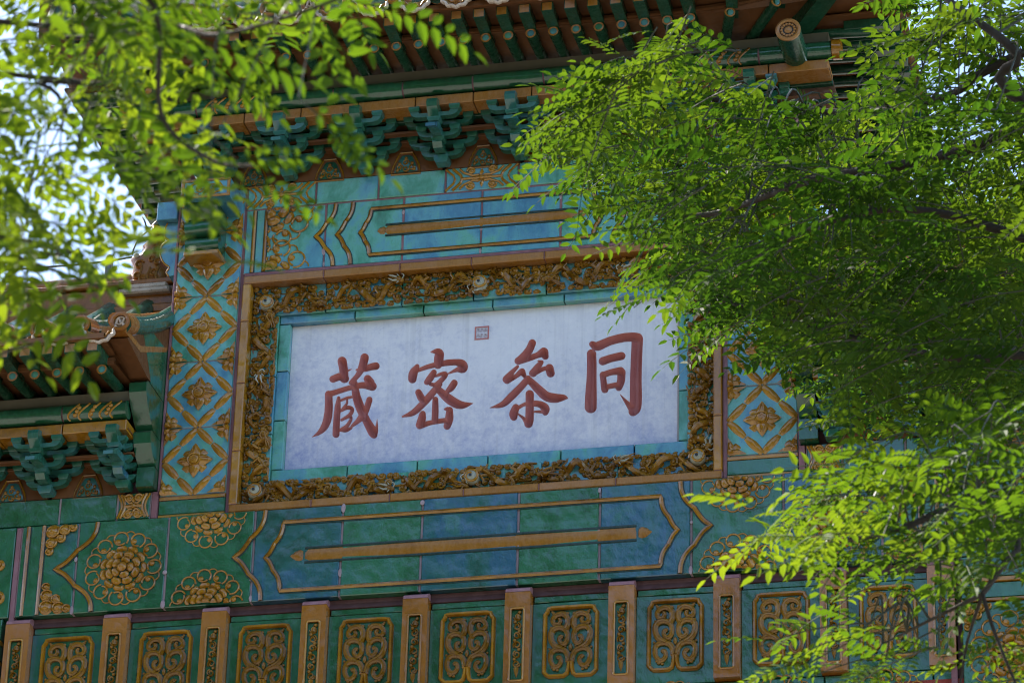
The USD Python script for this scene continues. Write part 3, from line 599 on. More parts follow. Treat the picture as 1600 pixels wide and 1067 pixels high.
def flame_panel(parent, cx, z):
    P = group(parent, 'flame_panel'); t = MB(); t.box(cx - .21, cx + .21, -.002, .05, z + .002, z + .30, .002); emit(P, 'panel_ground', t, SOFFIT, False)
    tr = Polygon([(cx - .068, z + .004), (cx - .062, z + .035), (cx - .046, z + .075), (cx - .028, z + .112), (cx + .028, z + .112), (cx + .046, z + .075), (cx + .062, z + .035), (cx + .068, z + .004)])
    t = MB(); t.pillow(tr, -.003, .008, .01, .02); emit(P, 'panel_inset', t, BRGREEN)
    t = MB(); t.line(list(tr.buffer(.014, join_style=2).exterior.coords)[:-1], -.004, .012, .009, True)
    for dx, dz, s_ in ((-.035, .03, 1), (.035, .03, -1), (0, .06, 1), (0, .02, -1)): t.line(spiral(cx + dx, z + dz, .019, 1.2, 0, s_, 12, .3), -.011, .008, .007, n=5)
    for dx, dz in ((0, .088), (-.036, .055), (.036, .055), (-.048, .015), (.048, .015)): t.ball((cx + dx, -.011, z + dz), .010, 1, (1, .7, 1))
    emit(P, 'flame_relief', t, AMBERD)
def eave(z, x0, x1, n_first, n_last, pitch, off, raf, high):
    """Brackets, plate, purlin and the two tiers of rafters; z is the foot of the brackets."""
    B = group(A, 'bracket_row' if high else 'side_bracket_row')
    for k in range(n_first, n_last + 1): bracket_set(B, off + k * pitch, z, x0 - off - k * pitch, x1 - off - k * pitch) if not high else bracket_set(B, off + k * pitch, z)
    for k in range(n_first, n_last): flame_panel(B, off + (k + .5) * pitch, z)
    t = MB(); t.box(x0, x1, -.05, .0, z + .165, z + .182, .002); emit(B, 'amber_tie_beam', t, SOFFIT, False); t = MB(); t.box(x0, x1, -.145, -.105, z + .170, z + .184, .002); emit(B, 'amber_tie_beam', t, SOFFIT, False)
    t = MB(); t.box(x0, x1, -.045, .0, z + .186, z + .236, .002); emit(B, 'green_tie_beam', t, ROOFGREEN, False); t = MB(); t.box(x0, x1, -.15, -.115, z + .238, z + .262, .002); emit(B, 'green_tie_beam', t, ROOFGREEN, False)
    t = MB(); t.box(x0, x1, -.26, .05, z + .266, z + .276, .001); emit(B, 'ceiling_board', t, SOFFIT, False)
    E = group(A, 'eave_structure' if high else 'side_eave')
    # plate
    L0, n = x1 - x0, max(2, round((x1 - x0) / .335)); xs = np.linspace(x0, x1, n + 1)
    for a, e in zip(xs[:-1], xs[1:]):
        t = MB(); t.box(a + .003, e - .003, -.285, -.10, z + .252, z + .312, .004); emit(E, 'plate_tile', t, PALEAMB if high else AMBER, False)
    zp = z + .376; yp = -.265
    n = max(2, round((x1 - x0) / .39)); xs = np.linspace(x0 - .02, x1 + .02, n + 1) if high else np.linspace(x0, x1, n + 1)
    for j, (a, e) in enumerate(zip(xs[:-1], xs[1:])):
        t = MB(); t.tube([(a + .005, yp, zp), (e - .005, yp, zp)], .052, 20); emit(E, 'purlin_tile', t, GREEN, 50)
        if (high and j in (1, n - 2)) or (not high and (a < -1.7 and a > -2.3)):
            t = MB(); c = (a + e) / 2
            for q in (-.12, -.06, 0, .06, .12):
                t.tube([(c + q + .03 * math.sin(u * 2), yp - .053 * math.cos(u), zp + .053 * math.sin(u)) for u in np.linspace(-1.2, 1.3, 9)], .006, 5)
            for q in (-.09, .09, .0):
                for u in (-.6, -.2, .2): t.ball((c + q + u * .03, yp - .050 * math.cos(u), zp + .050 * math.sin(u)), .013, 1)
            emit(E, 'gold_purlin_scroll', t, AMBER)
    t = MB(); t.tube([(x0 + .01, yp, zp), (x1 - .01, yp, zp)], .045, 12); emit(E, 'purlin_core', t, BISCUIT, 50)
    t = MB(); t.extx([(-.25, z + .425), (-.27, z + .43), (-.29, z + .478), (-.10, z + .50), (-.10, z + .425)], x0, x1); emit(E, 'olive_board', t, OLIVE, False)
    # rafters
    lift = (lambda x: .20 * max(0, (abs(x) - 1.25) / 1.0) ** 2) if high else (lambda x: 0)
    fan = (lambda x: (.55 * max(0, (abs(x) - 1.30)) / .55 * (1 if x > 0 else -1)) if abs(x) > 1.30 else 0) if high else (lambda x: 0)
    for x in raf:
        dx = min(.42, abs(fan(x))) * (1 if x > 0 else -1); l = lift(x + dx)
        p0 = np.array([x, -.18, z + .52]); p1 = np.array([x + dx, -.55, z + .488 + l])
        t = MB(); t.tube([p0, p1], .030, 12); emit(E, 'round_rafter', t, ROOFGREEN, 50)
        t = MB(); d = (p1 - p0) / np.linalg.norm(p1 - p0); ring = []
        u = np.cross(d, [0, 0, 1]); u /= np.linalg.norm(u); v = np.cross(u, d)
        ring = [p1 + d * .001 + .0245 * (u * math.cos(q) + v * math.sin(q)) for q in np.linspace(0, 2 * np.pi, 13)[:-1]]
        t.tube(ring, .0055, 5, True); emit(E, 'rafter_ring', t, PALEAMB, 50)
        t = MB(); t.ball(p1 + d * .0005, .020, 1, (1, .12, 1)); emit(E, 'rafter_boss', t, TURQ, 60)
        dx2 = dx * 1.35; l2 = lift(x + dx2) * 1.15
        a0 = np.array([x + dx, -.45, z + .535 + l]); a1 = np.array([x + dx2, -.72, z + .540 + l2]); d = (a1 - a0) / np.linalg.norm(a1 - a0); u = np.cross(d, [0, 0, 1]); u /= np.linalg.norm(u); v = np.cross(u, d)
        q = [(-.031, -.026), (.031, -.026), (.031, .030), (-.031, .030)]
        vv = [a0 + u * s_ + v * w_ for s_, w_ in q] + [a1 + u * s_ + v * w_ for s_, w_ in q]
        t = MB(); t.add(vv, [(0, 4, 5, 1), (1, 5, 6, 2), (2, 6, 7, 3), (3, 7, 4, 0), (3, 2, 1, 0)][:5]); t.add(vv[4:], [(0, 1, 2, 3)])
        v_, f_ = t.get(); t = MB(); t.add(v_, f_[:, ::-1] if True else f_); emit(E, 'square_rafter', t, ROOFGREEN, False)
        t = MB(); e_ = d * .002; t.add([a1 + e_ + u * s_ * .86 + v * w_ * .86 for s_, w_ in q] + [a1 - d * .004 + u * s_ * .86 + v * w_ * .86 for s_, w_ in q], [(0, 3, 2, 1), (0, 1, 5, 4), (1, 2, 6, 5), (2, 3, 7, 6), (3, 0, 4, 7)]); emit(E, 'rafter_face', t, PALEAMB, False)
    # boards over the rafters, following the lift
    xs = np.linspace(min(raf) - .15 - (.75 if high else 0), max(raf) + .15 + (.75 if high else 0), 41) if high else np.linspace(x0, x1, 9)
    def sheet(y0, z0, y1, z1, th):
        t = MB(); v = []
        for x in xs:
            l = lift(x); v += [(x, y0, z0 + l * .3), (x, y1, z1 + l), (x, y1, z1 + l + th), (x, y0, z0 + l * .3 + th)]
        f = []
        for i in range(len(xs) - 1):
            for q in range(4): f.append((i * 4 + q, i * 4 + (q + 1) % 4, i * 4 + 4 + (q + 1) % 4, i * 4 + 4 + q))
        t.add(v, f); return t
    emit(E, 'lower_soffit', sheet(-.12, z + .55, -.56, z + .522, .012), SOFFIT, False)
    emit(E, 'rafter_stop', sheet(-.535, z + .512, -.555, z + .512, .040), SOFFIT, False)
    emit(E, 'upper_soffit', sheet(-.45, z + .567, -.73, z + .572, .012), SOFFIT, False)
    emit(E, 'eave_board', sheet(-.715, z + .574, -.748, z + .574, .030), SOFFIT, False)
    return E
EZ = 11.604; SZ = 9.745
raf = [(-.253 + .1265 * k) for k in range(-10, 15)]
E = eave(EZ, -1.98, 1.98, -4, 3, .4425, .221, raf, True)
for sx in (-1, 1):
    r2 = [sx * (1.936 + .1265 * k) for k in range(0, 14)]
    a, e = (-3.7, -1.866) if sx < 0 else (1.866, 3.7)
    n0 = (-4, 0) if sx < 0 else (0, 4)
    eave(SZ, a, e, n0[0], n0[1], .4425, sx * 1.935, r2, False)
    # stepped corbel pieces where the side eave meets the column
    G = group(A, 'end_corbel'); x0, x1 = (-1.862, -1.764) if sx < 0 else (1.764, 1.862)
    for pf in ([(0, 10.60), (-.36, 10.575), (-.42, 10.55), (-.415, 10.51), (-.355, 10.438), (-.294, 10.371), (-.25, 10.315), (-.238, 10.284), (0, 10.284)],
               [(0, 10.279), (-.285, 10.279), (-.305, 10.262), (-.30, 10.21), (-.262, 10.15), (-.19, 10.085), (-.13, 10.045), (0, 10.045)],
               [(0, 10.040), (-.16, 10.040), (-.178, 10.022), (-.165, 9.965), (-.115, 9.91), (-.045, 9.868), (0, 9.868)],
               [(0, 9.863), (-.075, 9.863), (-.075, 9.748), (0, 9.748)]):
        t = MB(); t.extx(pf, x0, x1); emit(G, 'corbel_piece', t, GREEN, 25)

# cross purlins at the corners of the high roof
for sx in (-1, 1):
    x = sx * 1.80; zc = EZ + .350; G = group(A, 'corner_purlin')
    t = MB(); t.tube([(x, .3, zc), (x, -.55, zc)], .068, 20); emit(G, 'purlin_end', t, ROOFGREEN, 50)
    t = MB(); q = np.linspace(0, 2 * np.pi, 25)[:-1]; t.tube([(x + .058 * math.cos(a), -.553, zc + .058 * math.sin(a)) for a in q], .012, 6, True)
    for a in np.linspace(0, 2 * np.pi, 15)[:-1]: t.ball((x + .036 * math.cos(a), -.553, zc + .036 * math.sin(a)), .009, 1)
    t.ball((x, -.553, zc), .022, 2, (1, .5, 1)); emit(G, 'lotus_disc', t, PALEAMB)
    t = MB(); t.tube([(x, -.548, zc), (x, -.552, zc)], .056, 20); emit(G, 'disc_ground', t, BLACK, 50)
    t = MB(); t.tube([(sx * 2.0, -.265, EZ + .376), (sx * 2.05, -.265, EZ + .376)], .058, 20); emit(G, 'purlin_cap', t, AMBER, 50)
    p0 = np.array([sx * 1.62, -.05, EZ + .49]); p1 = np.array([sx * 2.30, -.82, EZ + .80]); d = p1 - p0; d /= np.linalg.norm(d); u = np.cross(d, [0, 0, 1]); u /= np.linalg.norm(u); v = np.cross(u, d)
    q = [(-.05, -.10), (.05, -.10), (.05, .05), (-.05, .05)]; vv = [p0 + u * a + v * b_ for a, b_ in q] + [p1 + u * a + v * b_ for a, b_ in q]
    t = MB(); t.add(vv, np.array([(0, 1, 5, 4), (1, 2, 6, 5), (2, 3, 7, 6), (3, 0, 4, 7), (4, 5, 6, 7), (3, 2, 1, 0)])); emit(G, 'hip_rafter', t, ROOFGREEN, False)

# rafters of the short side eaves of the high roof
for sx in (-1, 1):
    G = group(A, 'return_eave')
    for k in range(13):
        y = -.22 + .1265 * k
        t = MB(); t.tube([(sx * 1.72, y, EZ + .52), (sx * 2.20, y, EZ + .50)], .030, 10); emit(G, 'round_rafter', t, ROOFGREEN, 50)
        t = MB(); t.box(min(sx * 2.06, sx * 2.36), max(sx * 2.06, sx * 2.36), y - .031, y + .031, EZ + .508, EZ + .564, .002); emit(G, 'square_rafter', t, ROOFGREEN, False)
    t = MB(); t.tube([(sx * 1.80, -.25, EZ + .376), (sx * 1.80, 1.3, EZ + .376)], .052, 16); emit(G, 'purlin_tile', t, GREEN, 50)
    t = MB(); t.box(min(sx * 1.70, sx * 2.40), max(sx * 1.70, sx * 2.40), -.30, 1.45, EZ + .568, EZ + .580, .001); emit(G, 'upper_soffit', t, SOFFIT, False)
# --- tiled roofs
def tile_end(parent, x, y, z, tilt=0.25):
    P = group(parent, 'round_tile_end'); t = MB(); q = np.linspace(0, 2 * np.pi, 21)[:-1]
    t.tube([(x + .046 * math.cos(a), y - .012, z + .046 * math.sin(a)) for a in q], .012, 7, True); emit(P, 'rim', t, ROOFAMB)
    t = MB(); t.tube([(x, y + .01, z), (x, y - .008, z)], .044, 18); emit(P, 'disc', t, AMBERD, 50)
    t = MB(); t.line(smoothline([(x - .025, z - .02), (x - .01, z + .02), (x + .008, z - .012), (x + .024, z + .018)], 4), y - .010, .012, .010); t.line(spiral(x, z, .03, 1.0, .5, 1, 14, .4), y - .010, .008, .008); t.ball((x + .02, y - .012, z - .02), .009, 1); emit(P, 'dragon_boss', t, ROOFPALE)
def drip_tile(parent, x, y, z):
    P = group(parent, 'drip_tile'); pts = []
    for k in range(25):
        a = np.pi + np.pi * k / 24; r = 1 + .05 * math.cos(k * np.pi / 2.0)
        pts.append((x + .088 * r * math.cos(a), z + .02 + .085 * r * math.sin(a) * (1.0)))
    top = [(x + .088 - .176 * q, z + .02 - .035 * math.sin(np.pi * q)) for q in np.linspace(0, 1, 9)]
    pg = Polygon(pts + top[1:-1]).buffer(0); t = MB(); t.poly(pg, y, y + .02); emit(P, 'plate', t, AMBERD, False)
    t = MB(); t.line(pts, y - .001, .020, .015, n=6); emit(P, 'scalloped_rim', t, ROOFPALE)
    t = MB(); t.line(smoothline([(x - .05, z - .01), (x - .02, z - .035), (x + .01, z - .02), (x + .03, z - .045), (x + .055, z - .01)], 4), y - .002, .012, .010); t.line(spiral(x, z - .045, .016, 1.2, 0, 1, 10, .3), y - .002, .008, .008); emit(P, 'dragon_relief', t, ROOFAMB)
def roof(parent, rows, z_eave, y_eave, y_ridge, z_ridge, y_top, lift, first_cap):
    prof = lambda s_: (y_eave + (y_ridge - y_eave) * s_, z_eave + (z_ridge - z_eave) * (s_ * .62 + .38 * s_ ** 2.0))
    pit = rows[1] - rows[0]
    for x in rows:
        l = lift(x); sm = y_top(x); n = 9; ss = np.linspace(0, sm, n)
        if sm < .06: continue
        c = [prof(s_) for s_ in ss]; c = [(x, y, z + l * (1 - s_) ** 2) for (y, z), s_ in zip(c, ss)]
        t = MB(); t.tube([(a, b_, z_ + .045) for a, b_, z_ in c], [.056 if i % 2 == 0 else .053 for i in range(n)], 10); emit(parent, 'cover_tile_row', t, ROOFTILE, 50)
        t = MB(); t.tube([(a, b_, z_ + .0455) for a, b_, z_ in (c[0], tuple(np.array(c[0]) * .45 + np.array(c[1]) * .55), c[1])], [.0585, .0575, .0575], 12); emit(parent, 'edge_tile', t, ROOFAMB, 50)
        tile_end(parent, x, c[0][1] - .012, c[0][2] + .047)
    for x in [r + pit / 2 for r in rows[:-1]]:
        l = lift(x); sm = y_top(x); ss = np.linspace(0, max(sm, .08), 7); v = []; f = []
        for s_ in ss:
            y, z = prof(s_); z += l * (1 - s_) ** 2
            for q in np.linspace(-1, 1, 5): v.append((x + q * .092, y, z + .03 * q * q - .01))
        for i in range(len(ss) - 1):
            for q in range(4): f.append((i * 5 + q, i * 5 + q + 1, i * 5 + 6 + q, i * 5 + 5 + q))
        t = MB(); t.add(v, f); emit(parent, 'pan_tile_row', t, ROOFBLUE, 50)
        y, z = prof(0); drip_tile(parent, x, y - .02, z + l + .002)
R = group(A, 'high_roof')
lift = lambda x: .24 * max(0, (abs(x) - 1.2) / 1.1) ** 2
roof(R, [-2.222 + .2355 * k for k in range(20)], EZ + .612, -.775, .40, 13.15, lambda x: min(1.0, max(0, (2.45 - abs(x)) / 1.15)), lift, 0)
t = MB(); v = [(-2.35, -.72, EZ + .60), (2.35, -.72, EZ + .60), (1.2, .4, 13.13), (-1.2, .4, 13.13), (-2.35, 1.52, EZ + .60), (2.35, 1.52, EZ + .60)]
t.add(v, [(3, 2, 1), (3, 1, 0), (2, 3, 4), (2, 4, 5), (0, 4, 3), (1, 2, 5), (0, 1, 5), (0, 5, 4)]); emit(R, 'roof_bed', t, SOFFIT, False)
t = MB(); t.box(-1.25, 1.25, .30, .50, 13.10, 13.42, .02); t.tube([(-1.28, .4, 13.44), (1.28, .4, 13.44)], .07, 12); emit(R, 'main_ridge', t, ROOFAMB, 40)
for sx in (-1, 1):
    t = MB(); n = 9; s_ = np.linspace(0, 1, n); pth = [(sx * (2.38 - 1.15 * q), -.84 + 1.24 * q, EZ + .62 + .28 * (1 - q) ** 2 + (13.2 - EZ - .62) * (q * .62 + .38 * q * q)) for q in s_]
    t.tube(pth, .075, 10); t.tube([(a, b_, c + .07) for a, b_, c in pth], .05, 10); emit(R, 'hip_ridge', t, ROOFPALE if sx < 0 else ROOFAMB, 50)
    tile_end(R, pth[0][0], pth[0][1] - .05, pth[0][2] + .02)
for sx in (-1, 1):
    R = group(A, 'side_roof'); rows = sorted([sx * (1.79 + .2265 * k) for k in range(9)])
    roof(R, rows, SZ + .628, -.70, .34, 11.02, lambda x: 1.0, lambda x: 0, 0)
    a, e = (-3.75, -1.765) if sx < 0 else (1.765, 3.75)
    t = MB(); t.extx([(-.66, SZ + .606), (.34, 10.985), (.40, 10.985), (.40, SZ + .55), (-.3, SZ + .55)], a, e); emit(R, 'roof_bed', t, SOFFIT, False)
    t = MB(); t.extx([(.34, 10.98), (1.40, SZ + .62), (1.40, SZ + .55), (.401, SZ + .55), (.401, 10.98)], a, e); emit(R, 'rear_slope', t, ROOFAMB, False)
    t = MB(); t.box(a, e, .27, .52, 11.0, 11.06, .01); emit(R, 'ridge_course', t, ROOFAMB, False); t = MB(); t.box(a, e, .30, .49, 11.062, 11.19, .01); emit(R, 'ridge_course', t, ROOFAMB, False); t = MB(); t.box(a, e, .28, .51, 11.192, 11.23, .008); emit(R, 'ridge_course', t, ROOFAMB, False)
    t = MB(); t.tube([(a, .395, 11.262), (e, .395, 11.262)], .06, 14); emit(R, 'ridge_cap', t, ROOFAMB, 50)
    # plaster fillet and the flank tiles against the column
    x0, x1 = (-1.90, -1.764) if sx < 0 else (1.764, 1.90)
    t = MB(); t.extx([(-.60, 10.415), (-.30, 10.59), (.05, 10.79), (.05, 10.40), (-.30, 10.40)], x0 + .004, x1 - .004); emit(R, 'plaster_fillet', t, PLASTER, False)
    t = MB(); xm = sx * 1.835; t.tube([(xm, -.68, 10.455), (xm, -.30, 10.64), (xm, .1, 10.86)], .042, 12); emit(R, 'flank_tile', t, ROOFAMB, 50)
    t = MB(); t.extx([(-.70, 10.395), (-.45, 10.408), (-.02, 10.615), (-.02, 10.585), (-.44, 10.375), (-.70, 10.365)], x0 + .0008, x1 + .0008 if sx < 0 else x1 - .0008); emit(R, 'verge_tile', t, ROOFAMB, False)
# ------------------------------------------------------------------ the inscription plaque
Q = thing('inscription_plaque', 'white stone plaque with four red carved characters inside a gilded dragon frame', 'plaque')
OX, OZ0, OZ1, FW = 1.348, 9.583, 11.022, .047
def moulding(x0, z0, x1, z1, vertical, joints):
    pass
cuts_h = [-OX, -.885, -.45, -.045, .365, .78, OX]; cuts_v = [OZ0, 9.95, 10.36, 10.74, OZ1]
for zz in (OZ0, OZ1 - FW):
    for a, e in zip(cuts_h[:-1], cuts_h[1:]):
        t = MB(); t.box(a + .003, e - .003, -.022, .10, zz, zz + FW, .006); emit(Q, 'frame_moulding', t, PALEAMB, False)
for sx in (-1, 1):
    for a, e in zip(cuts_v[:-1], cuts_v[1:]):
        a2, e2 = max(a, OZ0 + FW + .002), min(e, OZ1 - FW - .002); t = MB(); t.box(min(sx * OX, sx * (OX - FW)), max(sx * OX, sx * (OX - FW)), -.0225, .10, a2 + .002, e2 - .002, .006); emit(Q, 'frame_moulding', t, AMBER, False)
t = MB(); t.box(-OX, OX, -.010, .09, OZ1 + .001, 11.046, .003); emit(Q, 'biscuit_edge', t, BISCUIT, False)
t = MB(); t.box(-OX, OX, -.012, .06, 9.5785, 9.5825, .001); emit(Q, 'biscuit_edge', t, BISCUIT, False)
for q in (OZ0, OZ1 - FW): t = MB(); t.box(-OX, OX, -.014, .05, q + .004, q + FW - .004, 0); emit(Q, 'moulding_joint', t, BISCUIT, False)
for q in (-OX, OX - FW): t = MB(); t.box(q + .004, q + FW - .004, -.0142, .05, OZ0 + FW, OZ1 - FW, 0); emit(Q, 'moulding_joint', t, BISCUIT, False)
# panel with the characters cut into it
K = {
 'cang': (470, 530, 941 / 150, [[(315,390,36),(385,365,38),(430,385,44)], [(405,215,46),(420,300,44),(425,385,44)], [(460,308,12),(500,292,3)],
   [(625,180,43),(605,260,40),(560,350,28),(490,425,22)], [(545,300,10),(620,290,30),(690,270,35),(735,262,38)],
   [(270,540,35),(320,525,28),(480,475,27),(600,450,32),(700,460,45)], [(655,388,40),(690,420,34)],
   [(272,540,38),(275,650,40),(265,760,42),(235,850,38),(180,915,22),(110,958,3)], [(370,575,18),(360,680,32),(350,800,34),(345,930,36)],
   [(395,598,14),(450,575,15),(500,565,14)], [(455,590,12),(450,630,13),(420,665,13),(395,700,14),(455,668,20),(503,685,20),(480,740,20),(400,790,14)],
   [(400,790,15),(470,755,18),(492,780,16),(450,850,20),(385,888,17)], [(385,888,17),(440,892,20),(492,868,16)],
   [(525,425,30),(545,560,42),(590,690,45),(640,790,40),(700,900,48),(716,936,36)], [(720,905,38),(744,850,14),(748,782,3)],
   [(672,592,31),(650,660,33),(610,740,38),(560,800,26),(500,850,15)]]),
 'mi': (610, 530, 941 / 150, [[(398,125,7),(450,120,28),(478,137,44),(475,190,48),(465,250,42)], [(262,265,24),(225,330,44),(215,390,42)],
   [(270,305,20),(380,265,25),(520,235,31),(640,225,32),(702,245,46),(708,285,46),(650,300,22),(570,335,9)],
   [(425,325,30),(390,380,36),(358,420,30)], [(395,440,20),(440,445,22),(500,400,26),(540,345,26),(500,340,20),(445,360,14)],
   [(480,440,30),(400,540,36),(310,640,36),(220,720,30),(120,757,10)], [(275,520,33),(300,570,38),(320,600,32)],
   [(450,470,28),(520,540,42),(610,610,48),(700,645,38),(810,627,3)], [(625,430,36),(590,480,34),(545,520,18)],
   [(440,590,30),(440,700,34),(435,800,34)], [(315,730,32),(305,790,42),(285,840,38)], [(285,850,32),(400,815,25),(560,790,26)], [(580,692,33),(575,780,42),(555,850,36)], [(535,685,12),(560,680,20)]]),
 'can': (750, 520, 941 / 150, [[(512,100,38),(480,170,40),(420,240,40),(375,275,38)], [(375,280,33),(470,250,33),(560,220,30),(625,188,46)], [(625,188,46),(640,230,34)],
   [(368,330,16),(310,390,26),(262,455,42)], [(265,465,36),(350,425,24),(400,385,30)], [(412,380,34),(440,430,18)],
   [(600,290,24),(560,340,34),(520,395,40)], [(515,400,32),(600,360,24),(650,345,22)], [(680,345,42),(692,395,42)], [(570,275,8),(605,285,18)],
   [(470,450,34),(400,530,36),(310,620,38),(220,700,30),(95,735,3)], [(480,460,34),(570,550,44),(650,620,48),(740,640,46),(820,632,28),(857,640,6)],
   [(487,600,42),(487,720,41),(485,840,43),(475,890,42)], [(472,900,30),(430,840,18),(375,795,9)], [(350,730,36),(330,790,44),(330,825,36)],
   [(370,735,20),(430,702,18),(490,690,28),(590,700,34),(640,740,42),(640,778,32)], [(620,772,20),(530,772,10)]]),
 'tong': (890, 505, 1000 / 150, [[(228,320,50),(232,450,51),(228,600,54),(222,760,62),(220,872,64)], [(236,218,34),(290,240,48),(420,185,46),(560,150,47),(660,145,50),(705,160,60)],
   [(705,180,60),(695,400,60),(690,600,62),(690,800,64),(680,880,64),(660,920,48)], [(650,880,44),(600,830,24),(525,738,3)],
   [(345,395,44),(430,365,42),(540,340,43)], [(345,535,33),(355,620,34),(367,690,38)], [(345,540,33),(430,510,34),(530,495,42)], [(540,510,44),(535,600,42),(512,670,36)], [(370,665,28),(500,640,30)]])}
PY = 0.12
def on_plane(px, py, Y):
    v = FWD + (px - 800.0) / FPX * RIGHT - (py - 533.5) / FPX * UP
    q = CAM + v * ((Y - CAM[1]) / v[1]); return q[0], q[2]
def stroke(ch):
    parts = []
    for (x0, z0, r0), (x1, z1, r1) in zip(ch[:-1], ch[1:]): parts.append(unary_union([Point(x0, z0).buffer(r0, 8), Point(x1, z1).buffer(r1, 8)]).convex_hull)
    return unary_union(parts)
chars = {}
for key, (ox, oy, sc, strokes) in K.items():
    dense = []
    for s_ in strokes:
        dense.append([tuple(q) for q in smoothline(s_, 5)] if len(s_) > 2 else s_)
    pg = unary_union([stroke(s_) for s_ in dense]).buffer(-1).buffer(1)
    pg = shapely.transform(pg, lambda c: np.array([on_plane(ox + x / sc, oy + y / sc, PY) for x, y in c])).buffer(0).simplify(.0006)
    chars[key] = pg
PX, PZ0, PZ1 = 1.086, 9.872, 10.752
plate = sbox(-PX, PZ0, PX, PZ1).difference(unary_union(list(chars.values())))
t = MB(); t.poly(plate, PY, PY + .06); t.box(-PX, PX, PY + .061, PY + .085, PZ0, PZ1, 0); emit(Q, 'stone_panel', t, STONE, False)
for key, pg in chars.items():
    t = MB(); t.pillow(pg.buffer(.0008), PY + .001, -.046, .025, .007, 1.08); emit(Q, 'carved_character', t, REDPAINT, 60)
# seal
t = MB(); sx0, sz0 = on_plane(741.5, 532.5, PY); sx1, sz1 = on_plane(764.5, 508.5, PY); w_ = .0075
sq = sbox(sx0, sz0 + .004, sx1, sz1 - .003); ring = sq.difference(sq.buffer(-w_, join_style=2)); t.poly(ring, PY - .003, PY - .0005); emit(Q, 'seal_frame', t, REDPAINT, False)
t = MB(); rnd = random.Random(5); cxs, czs = (sx0 + sx1) / 2, (sz0 + sz1) / 2
for i in range(3):
    for j in range(2):
        x = sx0 + (sx1 - sx0) * (.24 + .26 * i); z = sz0 + (sz1 - sz0) * (.30 + .38 * j)
        for sgm in ([(-.008, .012), (.008, .012)], [(-.008, .004), (.008, .004)], [(0, .012), (0, -.012)], [(-.007, .004), (-.007, -.011)], [(.007, .004), (.007, -.010)]):
            t.line([(x + a, z + b_) for a, b_ in sgm], PY - .0006, .0022, .0012, n=4)
emit(Q, 'seal_script', t, BISCUIT, False)
# white mortar bead round the stone, green border
t = MB(); t.box(-PX - .006, PX + .006, PY - .020, PY + .05, PZ0 - .012, PZ0 - .0005, .003); emit(Q, 'mortar_bead', t, MORTAR, False)
t = MB(); t.box(PX + .0005, PX + .012, PY - .022, PY + .05, PZ0 - .011, PZ1, .003); emit(Q, 'mortar_bead', t, MORTAR, False)
BY, BX = .075, 1.150; BZ0, BZ1 = 9.785, 10.800
for zz0, zz1 in ((BZ0, PZ0 - .012), (PZ1 + .001, BZ1)):
    for a, e in zip([-BX, -.72, -.33, .06, .46, .86], [-.72, -.33, .06, .46, .86, BX]):
        t = MB(); t.box(a + .003, e - .003, BY, BY + .08, zz0, zz1, .004); emit(Q, 'border_tile', t, TURQ, False)
for sx in (-1, 1):
    xi = PX + (.0125 if sx > 0 else .001)
    for a, e in zip([PZ0 - .010, 10.16, 10.46], [10.16, 10.46, PZ1 - .001]):
        t = MB(); t.box(min(sx * xi, sx * BX), max(sx * xi, sx * BX), BY + .001, BY + .08, a + .003, e - .003, .004); emit(Q, 'border_tile', t, TURQ, False)
